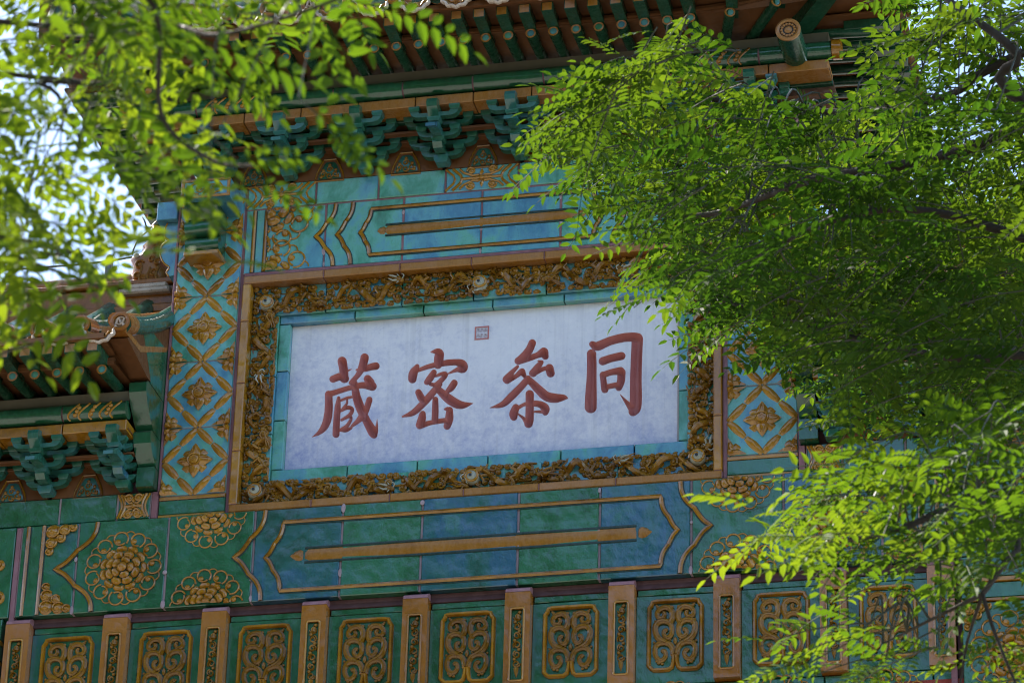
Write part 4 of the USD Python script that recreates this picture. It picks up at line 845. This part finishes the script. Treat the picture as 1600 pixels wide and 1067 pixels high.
# dragon tiles
def dragon_tile(parent, x0, z0, along, length, width, seed, flip):
    """One carved tile: along 'x' or 'z'. Its own dragon, clouds, claws, horns and whiskers."""
    r = random.Random(seed); P = group(parent, 'dragon_tile')
    def W(u, v, y): return (x0 + u, y - .023, z0 + v) if along == 'x' else (x0 + v, y - .023, z0 + u)
    t = MB()
    if along == 'x': t.box(x0 + .003, x0 + length - .003, .055, .11, z0, z0 + width, .003)
    else: t.box(x0, x0 + width, .055, .11, z0 + .003, z0 + length - .003, .003)
    emit(P, 'tile_ground', t, TURQ, False)
    d, c, h = MB(), MB(), MB(); Lh = length; ph = r.uniform(0, 6)
    n = 40; t_ = np.linspace(.04, .96, n); u = Lh * t_; v = width * (.5 + .30 * np.sin(t_ * 2 * np.pi * 1.7 + ph)); y = .060 - .022 * np.cos(t_ * 2 * np.pi * 1.7 * 2 + 1)
    if flip: u = Lh - u
    rad = .0185 * np.clip(1.25 - np.abs(t_ - .55) * 1.5, .25, 1)
    pts = [W(a, b_, q) for a, b_, q in zip(u, v, y)]; d.tube(pts, rad, 7)
    for i in range(2, n - 2, 2): d.ball(W(u[i], v[i] + rad[i] * .9, y[i] - rad[i] * .5), .0058, 0)
    hu, hv = u[-1], v[-1]; sg = -1 if flip else 1
    d.ball(W(hu, hv, .040), .024, 1, (1.15, .9, .9)); d.ball(W(hu + sg * .022, hv - .006, .036), .015, 1); d.ball(W(hu + sg * .012, hv + .012, .022), .006, 0)
    for q in (-1, 1):
        h.tube([W(hu - sg * .002, hv + q * .010, .022), W(hu - sg * .022, hv + q * .014, .014), W(hu - sg * .048, hv + q * .010 + .012, .018)], [.0062, .0058, .002], 5)
        h.tube([W(hu + sg * .008, hv + q * .016, .024), W(hu - sg * .002, hv + q * .028, .022)], [.0042, .002], 4)
    h.tube(smoothcurve([W(hu + sg * .03, hv, .026), W(hu + sg * .038, hv + .018, .024), W(hu + sg * .024, hv + .030, .026)]), .0034, 4)
    for k in range(5):
        a = r.uniform(-1, 1); d.tube([W(hu - sg * .01, hv, .04), W(hu - sg * .05, hv + a * .035, .045), W(hu - sg * .08, hv + a * .05, .05)], [.007, .005, .001], 5)
    for tt, q in ((.30, 1), (.34, -1), (.68, 1), (.72, -1)):
        i = int((tt - .04) / .92 * (n - 1)); bu, bv = u[i], v[i]; tipv = min(max(bv + q * .055, .02), width - .02); kx = bu + sg * r.uniform(.01, .04)
        d.tube([W(bu, bv, y[i]), W(kx, (bv + tipv) / 2, .036), W(kx - sg * .02, tipv, .042)], [.011, .009, .006], 6)
        for a in (-.5, 0, .5): d.tube([W(kx - sg * .02, tipv, .042), W(kx - sg * .02 + .016 * math.sin(a), tipv + q * .018 * math.cos(a), .040)], [.0045, .001], 4)
    nu = max(5, int(length / .040))
    for i in range(nu):
        for j in range(4):
            if r.random() < .08: continue
            cu = length * (i + .5 + r.uniform(-.25, .25)) / nu; cv = width * (.12 + .255 * j + r.uniform(-.07, .07)); rr = r.uniform(.014, .025); s_ = r.choice((-1, 1)); yy = .070 + r.uniform(-.012, .008)
            sp = spiral(cu, cv, rr, r.uniform(.9, 1.3), r.uniform(0, 6), s_, 13, .25); sp = np.clip(sp, [.008, .008], [length - .008, width - .008])
            c.tube([W(a, b_, yy) for a, b_ in sp], np.linspace(.0098, .0066, 13), 5); c.ball(W(min(max(cu, .01), length - .01), min(max(cv, .01), width - .01), yy - .004), .0105, 1)
            if r.random() < .75:
                e_ = sp[0]; du = r.choice((-1, 1)) * r.uniform(.03, .07); tl = np.clip(smoothline([tuple(e_), (e_[0] + du * .5, e_[1] + r.uniform(-.015, .015)), (e_[0] + du, e_[1] + r.uniform(-.01, .01))], 3), [.006, .006], [length - .006, width - .006])
                c.tube([W(a, b_, yy + .004) for a, b_ in tl], np.linspace(.0095, .004, len(tl)), 5)
    emit(P, 'dragon_relief', d, AMBERD); emit(P, 'cloud_relief', c, AMBERD); emit(P, 'horns_and_whiskers', h, WHITE if seed % 2 else AMBERD)
def smoothcurve(p): return smoothline(np.array(p), 3)
DX, DZ0, DZ1 = OX - FW, OZ0 + FW, OZ1 - FW
sd = 11
for z0, w_ in ((DZ0, BZ0 - DZ0), (BZ1, DZ1 - BZ1)):
    for a, e in zip([-DX, -.885, -.45, -.045, .365, .78], [-.885, -.45, -.045, .365, .78, DX]):
        sd += 1; dragon_tile(Q, a, z0, 'x', e - a, w_, sd, a > -.1)
for sx in (-1, 1):
    for a, e in zip([BZ0, 9.95 + .12, 10.36 + .06], [9.95 + .12, 10.36 + .06, BZ1]):
        sd += 1; dragon_tile(Q, -DX if sx < 0 else BX, a, 'z', e - a, DX - BX, sd, sx > 0)
for (px_, pz_) in ((-1.212, 10.858), (0.0, 10.872), (1.212, 10.858), (-1.212, 9.712), (-.01, 9.705), (1.212, 9.728)):
    P = group(Q, 'spiral_pearl'); py_ = .022
    t = MB(); t.ball((px_, py_, pz_), .0425, 3); emit(P, 'pearl', t, WHITE, 60)
    t = MB(); s_ = np.linspace(0, 1, 30); a = 1.0 + s_ * 2 * np.pi * 1.35; ph = .28 + s_ * 1.05
    t.tube([(px_ + .0435 * math.sin(q) * math.cos(b_), py_ - .0435 * math.cos(q), pz_ + .0435 * math.sin(q) * math.sin(b_)) for q, b_ in zip(ph, a)], np.linspace(.005, .0095, 30), 6); emit(P, 'gold_spiral', t, AMBER)
    t = MB(); t.tube([(px_, py_ - .030, pz_), (px_, py_ - .0455, pz_)], .0085, 10); emit(P, 'nail_hole', t, BLACK, 50)

# ------------------------------------------------------------------ ridge beasts with their lightning wires
def beast(sx, label):
    B = thing('ridge_beast', label, 'roof ornament')
    cx = sx * 2.03; y0 = .395; rr = random.Random(3)
    prof = [(-.125, 11.205), (.115, 11.205), (.12, 11.30), (.085, 11.345), (.075, 11.43), (.065, 11.52), (.045, 11.60), (.012, 11.622), (-.022, 11.615), (-.018, 11.575), (-.022, 11.535), (-.045, 11.50), (-.075, 11.475), (-.082, 11.455), (-.055, 11.452), (-.075, 11.43), (-.12, 11.42), (-.135, 11.39), (-.115, 11.33), (-.12, 11.28)]
    pg = Polygon([(cx + (-sx) * x if sx > 0 else cx + x, z) for x, z in prof]).buffer(0)
    t = MB(); t.pillow(pg, y0, .095, .06, .018); v, f = t.get(); t2 = MB(); t2.add(v, f); v2 = v.copy(); v2[:, 1] = 2 * y0 - v2[:, 1]; t2.add(v2, f[:, ::-1]); emit(B, 'body', t2, ROOFAMB)
    k = -sx if sx > 0 else 1
    t = MB()
    for (u, z, r_) in ((-.05, 11.33, .030), (.04, 11.27, .026), (.045, 11.42, .022), (-.06, 11.26, .022), (.02, 11.36, .018), (.055, 11.34, .018)):
        t.line(spiral(cx + k * u, z, r_, 1.2, .5, k, 14, .3), y0 - .095, .013, .014); t.ball((cx + k * u, y0 - .095, z), r_ * .4, 1)
    for q in (-.05, 0, .05): t.line([(cx + k * (q + .02), 11.21), (cx + k * q, 11.25), (cx + k * (q + .015), 11.31)], y0 - .092, .016, .016)
    for z in (11.48, 11.51, 11.54, 11.57): t.line([(cx + k * .0, z - .01), (cx + k * .06, z + .01)], y0 - .07, .012, .012)
    emit(B, 'scroll_carving', t, ROOFAMB)
    t = MB(); t.ball((cx - k * .075, y0 - .088, 11.395), .018, 1); emit(B, 'eye', t, ROOFPALE)
    t = MB(); t.box(cx - .15, cx + .15, y0 - .135, y0 + .135, 11.13, 11.165, .01); emit(B, 'plinth', t, ROOFPALE, False); t = MB(); t.box(cx - .13, cx + .13, y0 - .115, y0 + .115, 11.166, 11.206, .01); emit(B, 'plinth', t, ROOFPALE, False)
    W_ = thing('lightning_wire', ('dark lightning wire looped over the dragon ornament on the left low roof' if sx < 0 else 'dark lightning wire over the dragon ornament on the right low roof'), 'wire')
    t = MB(); S = lambda p: [(cx + k * a, y0 + c_, b_) for a, b_, c_ in p]
    t.tube(smoothcurve(S([(-.135, 11.455, 0), (-.12, 11.50, -.01), (-.10, 11.56, 0), (-.055, 11.60, 0), (-.025, 11.615, -.02), (-.01, 11.655, 0), (.02, 11.665, 0), (.05, 11.61, -.02), (.07, 11.54, -.02), (.10, 11.47, -.03), (.16, 11.44, -.10), (.20, 11.42, -.25)])), .005, 5); emit(W_, 'wire_loop', t, WIRE, 60)
    t = MB(); t.tube(smoothcurve(S([(-.025, 11.615, -.02), (-.06, 11.63, 0), (-.075, 11.67, 0), (-.10, 11.71, .02)])), .005, 5); emit(W_, 'wire_tip', t, WIRE, 60); t = MB(); t.tube(smoothcurve(S([(.055, 11.60, -.02), (.08, 11.63, 0), (.115, 11.68, .02)])), .005, 5); emit(W_, 'wire_tip', t, WIRE, 60)
    t = MB(); t.tube(S([(-1.2, 11.43, 0), (-.5, 11.42, 0), (-.28, 11.425, 0), (-.13, 11.44, 0)]), .006, 5); emit(W_, 'ridge_wire', t, WIRE, 60)
    t = MB(); t.box(cx - k * .27 - .018, cx - k * .27 + .018, y0 - .018, y0 + .018, 11.25, 11.44, .004); t.ball((cx - k * .27, y0, 11.445), .022, 1); emit(W_, 'wire_post', t, STEEL, False)
beast(-1, 'amber dragon-headed ornament on the low roof ridge left of the flower-tiled column')
# ------------------------------------------------------------------ trees
def compound_leaf(r, base, d, size, pairs, droop):
    """A pinnate leaf: returns the leaflets' mesh and the stalk's line."""
    d = d / np.linalg.norm(d); n = np.array([r.gauss(0, .45), r.gauss(0, .45), 1.0]); n -= d * (n @ d); n /= np.linalg.norm(n) + 1e-9
    k = pairs + 2; t = np.linspace(0, 1, k); p = base + np.outer(t, d) * size + np.outer(t ** 2, [0, 0, -droop * size])
    V, F = [], []; m = 0
    side = np.cross(n, d)
    for i in range(1, k):
        tang = p[i] - p[i - 1]; tang /= np.linalg.norm(tang)
        for s_ in ((-1, 1) if i < k - 1 else (0,)):
            ll = size * (.30 if i < k - 1 else .30) * (1 - .35 * abs(t[i] - .55)) * r.uniform(.85, 1.12); a = r.uniform(.25, .55)
            u = tang if s_ == 0 else side * s_ * math.cos(a) + tang * math.sin(a)
            u = u + np.array([0, 0, -r.uniform(.05, .22)]); u /= np.linalg.norm(u)
            w = np.cross(n + np.array([r.gauss(0, .16), r.gauss(0, .16), 0]), u); w /= np.linalg.norm(w); nn = np.cross(u, w); ww = ll * r.uniform(.165, .215); f_ = ww * .35
            o = p[i]
            V += [o + u * ll * .06, o + u * ll * .30 + w * ww + nn * f_, o + u * ll * .66 + w * ww * .86 + nn * f_, o + u * ll - nn * f_ * .6, o + u * ll * .66 - w * ww * .86 + nn * f_, o + u * ll * .30 - w * ww + nn * f_, o + u * ll * .48]
            F += [(m, m + 5, m + 6), (m + 5, m + 4, m + 6), (m + 4, m + 3, m + 6), (m + 3, m + 2, m + 6), (m + 2, m + 1, m + 6), (m + 1, m, m + 6)]; m += 7
    return np.array(V), np.array(F), p
def spray(r, tip0, d, length, size, leaves, mbs, stalks, fine=1.0):
    """A drooping twig with alternate compound leaves; adds one mesh per leaf to mbs."""
    d = d / np.linalg.norm(d); t = np.linspace(0, 1, 6); p = tip0 + np.outer(t, d) * length + np.outer(t ** 2, [0, 0, -.22 * length])
    stalks.tube(p, np.linspace(.0030, .0014, 6) * fine, 4, cap=False)
    side = np.cross(d, [0, 0, 1.0]); side /= np.linalg.norm(side) + 1e-9
    for i in range(leaves):
        q = (i + .4) / leaves; b_ = p[0] + (p[-1] - p[0]) * q + np.array([0, 0, .22 * length * (q - q * q)]); s_ = 1 if i % 2 else -1
        ld = d * r.uniform(.25, .9) + side * s_ * r.uniform(.5, 1.0) + np.array([r.gauss(0, .2), r.gauss(0, .3), r.uniform(-.35, .35)])
        if i == leaves - 1: ld = d + np.array([r.gauss(0, .2), r.gauss(0, .2), r.gauss(0, .2)])
        v, f, st = compound_leaf(r, b_, ld, size * r.choice((.6, .8, .95, 1.05, 1.15)), r.choice((4, 5, 6, 6)), r.uniform(.05, .35))
        q_ = MB(); q_.add(v, f); q_.tube(st, [.0014] * (len(st) - 1) + [.0006], 3, cap=False); mbs.append(q_.get())
def scatter(r, poly, n, gap):
    x0, y0, x1, y1 = poly.bounds; pts = []; tries = 0
    while len(pts) < n and tries < n * 60:
        tries += 1; q = (r.uniform(x0, x1), r.uniform(y0, y1))
        if poly.contains(Point(q)) and all((q[0] - a) ** 2 + (q[1] - b_) ** 2 > gap * gap for a, b_ in pts): pts.append(q)
    return pts
def crown_mass(r, centre, radii, n, size):
    """Loose leafy clumps for the part of a crown that stands outside the picture."""
    m = MB(); V, F = [], []; k = 0
    for _ in range(n):
        v = np.array([r.gauss(0, 1) for _ in range(3)]); v /= np.linalg.norm(v); c = np.array(centre) + v * np.array(radii) * r.uniform(.35, 1.0) ** .6
        a = np.array([r.gauss(0, 1) for _ in range(3)]); a /= np.linalg.norm(a); b_ = np.cross(a, [r.gauss(0, 1), r.gauss(0, 1), r.gauss(0, 1)]); b_ /= np.linalg.norm(b_); s_ = size * r.uniform(.6, 1.3)
        V += [c - a * s_, c + b_ * s_ * .45, c + a * s_, c - b_ * s_ * .45]; F.append((k, k + 1, k + 2, k + 3)); k += 4
    m.add(V, F); return m
def finish_tree(T, leaves, stalks, cap=300, look=LEAF, sunlit=None):
    """The leaves that show largest are parts of their own, the rest one mass."""
    key = sorted(range(len(leaves)), key=lambda i: np.linalg.norm(leaves[i][0].mean(0) - CAM))
    near = [i for i in key if inside(leaves[i][0].mean(0))][:cap]; ns = set(near); sunlit = sunlit or set()
    for i in near: m = MB(); m.add(*leaves[i]); emit(T, 'leaf', m, BRIGHTLEAF if i in sunlit else look, False)
    for pick, lk in ((True, BRIGHTLEAF), (False, look)):
        m = MB(); [m.add(*leaves[i]) for i in range(len(leaves)) if i not in ns and (i in sunlit) == pick]
        p = emit(T, 'foliage', m, lk, False); p and tag(p, kind='stuff')
    p = emit(T, 'leaf_stalk', stalks, TWIG, False); p and tag(p, kind='stuff')
def inside(c):
    v = c - CAM; z = v @ FWD; x, y = 800 + FPX * (v @ RIGHT) / z, 533.5 - FPX * (v @ UP) / z
    return -20 < x < 1620 and -20 < y < 1087
def limb(T, pts, r0, r1, mat=None, name='branch'):
    p = smoothline(pts, 5); t = MB(); t.tube(p, np.linspace(r0, r1, len(p)), 8, cap=True); emit(T, name, t, mat or BARK, 60); return p
def grow(r, T, anchors, depth, dirs, length, size, nleaf, branches, leaves, stalks, link=True, fine=1.0):
    """Sprays at the anchors, each joined by a thin branchlet to the nearest branch."""
    allp = np.vstack(branches)
    for (px, py) in anchors:
        c = at(px, py, depth(px, py)); d = dirs(px, py); ln = length * r.uniform(.7, 1.25)
        start = c - d / np.linalg.norm(d) * ln * .5
        spray(r, start, d, ln, size, nleaf + r.choice((-1, 0, 0, 1)), leaves, stalks, fine)
        dist = np.linalg.norm(allp - start, axis=1).min()
        if link and dist < .40:
            q = allp[np.argmin(np.linalg.norm(allp - start - np.array([0, 0, .25]), axis=1))]; mid = (q + start) / 2 + np.array([r.gauss(0, .05), r.gauss(0, .05), .10 + .08 * np.linalg.norm(q - start)])
            s_ = smoothline([q, mid, start], 4); stalks.tube(s_, np.linspace(.0050, .0028, len(s_)) * fine, 4, cap=False)

# --- the tree on the right
rt = random.Random(21)
T = thing('leafy_tree', 'fine-leaved green tree covering the right half of the archway', 'tree')
base = np.array([5.6, -6.4, 0.0])
trunk = limb(T, [base, base + [.05, .05, 2.5], base + [-.1, .1, 5.0], base + [.1, .2, 7.6], base + [.3, .1, 10.0], base + [.2, 0, 12.5]], .24, .06, name='trunk')
joint = trunk[len(trunk) * 2 // 5]; jo2 = trunk[len(trunk) // 2]; jo3 = trunk[len(trunk) * 7 // 10]
Bs = [trunk,
      limb(T, [jo2, at(1700, 165, 12.8), at(1590, 205, 12.8), at(1450, 250, 13.0), at(1270, 282, 13.2), at(1110, 335, 13.6), at(1000, 330, 13.7)], .034, .006),
      limb(T, [joint, at(1760, 800, 10.8), at(1600, 783, 10.4), at(1500, 788, 10.2), at(1400, 828, 10.1), at(1290, 850, 10.2)], .022, .005),
      limb(T, [jo2, at(1650, 190, 12.2), at(1590, 85, 12.2), at(1500, 15, 12.3), at(1420, -45, 12.5)], .026, .007),
      limb(T, [joint, at(1680, 820, 11.0), at(1590, 860, 10.6), at(1535, 928, 10.5)], .014, .008),
      limb(T, [at(1535, 928, 10.5), at(1470, 960, 10.5), at(1380, 1005, 10.6)], .007, .003), limb(T, [at(1535, 928, 10.5), at(1555, 990, 10.4), at(1590, 1075, 10.3)], .007, .004), limb(T, [at(1535, 928, 10.5), at(1512, 1000, 10.6), at(1498, 1080, 10.6)], .006, .003),
      limb(T, [jo2, at(1700, 400, 12.5), at(1450, 330, 12.6), at(1310, 343, 12.6), at(1180, 400, 12.8)], .022, .006),
      limb(T, [jo2, at(1750, 560, 13.5), at(1500, 560, 13.6), at(1300, 520, 13.8), at(1130, 470, 14.0)], .024, .006),
      limb(T, [jo3, at(1650, 60, 13.2), at(1480, 150, 13.4), at(1330, 175, 13.8), at(1150, 160, 14), at(980, 130, 14.2)], .020, .006)]
main = Polygon([(1075, 45), (1010, 40), (930, 60), (880, 70), (860, 110), (810, 135), (830, 200), (860, 270), (940, 310), (1000, 370), (985, 400), (1000, 440), (1060, 450), (1095, 490), (1110, 505), (1150, 510), (1190, 530), (1250, 575), (1310, 630), (1400, 660), (1600, 640), (1640, 640), (1640, -40), (1350, -40), (1345, 90), (1310, 150), (1250, 155), (1180, 150), (1090, 110)])
import shapely.affinity
hole = unary_union([Polygon([(1510, 45), (1600, 55), (1600, 140), (1530, 150)]), Polygon([(1470, 190), (1540, 180), (1540, 285), (1480, 280)])])
main = shapely.affinity.translate(main, 48, 4)
leaves, stalks = [], MB()
toleft = lambda px, py: np.array([-1.0 + rt.gauss(0, .45), rt.gauss(0, .5), -.15 + rt.gauss(0, .35)])
inner = main.buffer(-26).difference(hole)
deep = inner.intersection(sbox(880, 230, 1640, 680))
grow(rt, T, scatter(rt, deep, 120, 34), lambda px, py: rt.uniform(13.8, 16.2), toleft, .42, .20, 7, Bs, leaves, stalks)
an = scatter(rt, inner, 215, 29)
grow(rt, T, an, lambda px, py: rt.uniform(11.6, 15.3), toleft, .38, .19, 6, Bs, leaves, stalks)
edge = main.buffer(-18).difference(main.buffer(-60)).intersection(sbox(780, 0, 1330, 700))
grow(rt, T, scatter(rt, edge, 46, 30), lambda px, py: rt.uniform(12.5, 14.5), toleft, .28, .17, 5, Bs, leaves, stalks)
low = Polygon([(1150, 800), (1200, 745), (1270, 700), (1350, 690), (1440, 650), (1510, 610), (1630, 590), (1630, 860), (1560, 900), (1470, 905), (1380, 880), (1330, 960), (1260, 930), (1200, 880)]); low = shapely.affinity.translate(low, 62, -14)
sunlit0 = len(leaves)  # leaves from here on get the colour painted as sunlit
grow(rt, T, scatter(rt, low.buffer(-22), 60, 34), lambda px, py: rt.uniform(9.6, 11.4), toleft, .32, .172, 6, Bs, leaves, stalks, True, .7)
strag = Polygon([(1210, 960), (1330, 950), (1390, 990), (1330, 1080), (1210, 1080)]); strag = shapely.affinity.translate(strag, 45, 10)
grow(rt, T, scatter(rt, strag, 6, 34) + [(1590, 960), (1560, 1000), (1480, 915), (1595, 1050), (1400, 1010)], lambda px, py: rt.uniform(10.0, 11.0), toleft, .30, .15, 5, Bs, leaves, stalks)
sunlit1 = len(leaves)
outp = unary_union([sbox(1640, -500, 2300, 900), sbox(1430, -500, 1640, -40)])
grow(rt, T, scatter(rt, outp, 110, 55), lambda px, py: rt.uniform(10.5, 15.0), toleft, .45, .19, 7, Bs, leaves, stalks, False)
finish_tree(T, leaves, stalks, sunlit=set(range(sunlit0, sunlit1)))
m = crown_mass(rt, base + [1.2, .2, 11.5], (2.8, 2.6, 3.2), 4200, .09); m.join(crown_mass(rt, (-1.4, -3.8, 13.7), (1.4, 1.0, .9), 620, .09)); tag(emit(T, 'crown', m, LEAF, False), kind='stuff')  # second clump is unseen, added above the frame to shade the tree's middle

# --- the nearer tree on the left, out of focus
rl = random.Random(8)
T = thing('broad_leafed_tree', 'blurred green tree hanging over the left side close to the viewer', 'tree')
base = np.array([-2.6, -12.4, 0.0])
trunk = limb(T, [base, base + [.1, 0, 2.4], base + [0, .1, 4.6], base + [-.2, .1, 7.5], base + [-.5, 0, 10.5]], .22, .07, name='trunk')
joint = trunk[len(trunk) // 2 + 2]
Bs = [trunk, limb(T, [joint, at(-150, 20, 7.6), at(100, 60, 7.4), at(260, 40, 7.2), at(340, 55, 7.0), at(470, 20, 6.8), at(600, -30, 6.8)], .007, .003),
      limb(T, [joint, at(-140, 100, 7.8), at(60, 130, 7.7), at(105, 180, 7.6), at(130, 230, 7.5)], .007, .003),
      limb(T, [joint, at(-200, 330, 7.6), at(20, 400, 7.4), at(160, 450, 7.2)], .007, .003),
      limb(T, [joint, at(-150, -80, 7.2), at(120, -60, 7.0), at(240, 10, 6.9), at(252, 180, 6.9), at(330, 250, 6.8), at(400, 260, 6.7)], .008, .003)]
leaves, stalks = [], MB()
dirL = lambda px, py: np.array([.6 + rl.gauss(0, .5), rl.gauss(0, .5), -.45 + rl.gauss(0, .35)])
dense = Polygon([(-30, -30), (640, -30), (630, 40), (570, 95), (470, 100), (410, 120), (360, 200), (310, 290), (230, 290), (190, 190), (100, 130), (-30, 110)])
sparse = Polygon([(-30, 110), (100, 130), (190, 190), (240, 260), (350, 240), (390, 260), (370, 290), (330, 300), (250, 330), (170, 330), (90, 300), (-30, 320)])
lowl = Polygon([(-30, 320), (90, 330), (160, 340), (210, 400), (205, 460), (150, 520), (90, 520), (-30, 530)])
dense, sparse, lowl = [shapely.affinity.translate(q, -110, -42) for q in (dense, sparse, lowl)]; lowl = shapely.affinity.translate(lowl, 0, -32)
grow(rl, T, scatter(rl, dense, 38, 46), lambda px, py: rl.uniform(6.8, 9.2), dirL, .26, .20, 4, Bs, leaves, stalks, True, .5)
grow(rl, T, scatter(rl, sparse, 12, 54), lambda px, py: rl.uniform(6.4, 8.2), dirL, .22, .18, 3, Bs, leaves, stalks, True, .5)
grow(rl, T, scatter(rl, lowl, 27, 40), lambda px, py: rl.uniform(6.8, 8.8), dirL, .22, .175, 4, Bs, leaves, stalks, True, .5)
grow(rl, T, [(330, 262), (375, 250), (300, 325), (500, 180), (325, 380)], lambda px, py: rl.uniform(6.0, 6.6), dirL, .16, .17, 2, Bs, leaves, stalks, True, .5)
outp = unary_union([sbox(-500, -600, -30, 620), sbox(-30, -600, 600, -30)])
grow(rl, T, scatter(rl, outp, 30, 90), lambda px, py: rl.uniform(6.5, 8.6), dirL, .34, .19, 6, Bs, leaves, stalks, False)
finish_tree(T, leaves, stalks, look=BRIGHTLEAF)
m = crown_mass(rl, base + [-2.4, -2.0, 10.2], (3.4, 3.4, 4.0), 6500, .11); tag(emit(T, 'crown', m, LEAF, False), kind='stuff')

# --- the wood across the court, which the glazes mirror
rw = random.Random(4); m = MB()
for (x, y, h, w_) in ((-15, -27, 26, 6.5), (-8, -32, 25, 6.5), (-23, -22, 24, 6), (-1, -36, 21, 6), (6, -38, 17, 6), (-19, -38, 31, 8), (-30, -14, 20, 6), (14, -34, 14, 5), (22, -26, 14, 5), (-12, -40, 31, 8), (-4, -44, 26, 7), (-28, -32, 28, 8), (10, -46, 20, 7), (30, -30, 16, 7), (-36, -22, 24, 7)):
    m.join(crown_mass(rw, (x, y, h * .56), (w_, w_, h * .45), 2600, .5)); m.tube([(x, y, 0), (x + .2, y, h * .3), (x, y + .1, h * .75)], [.35, .28, .1], 8)
tag(emit('/World', 'woodland', m, LEAF, False), 'green wood standing across the court behind the viewer', 'wood', kind='stuff')
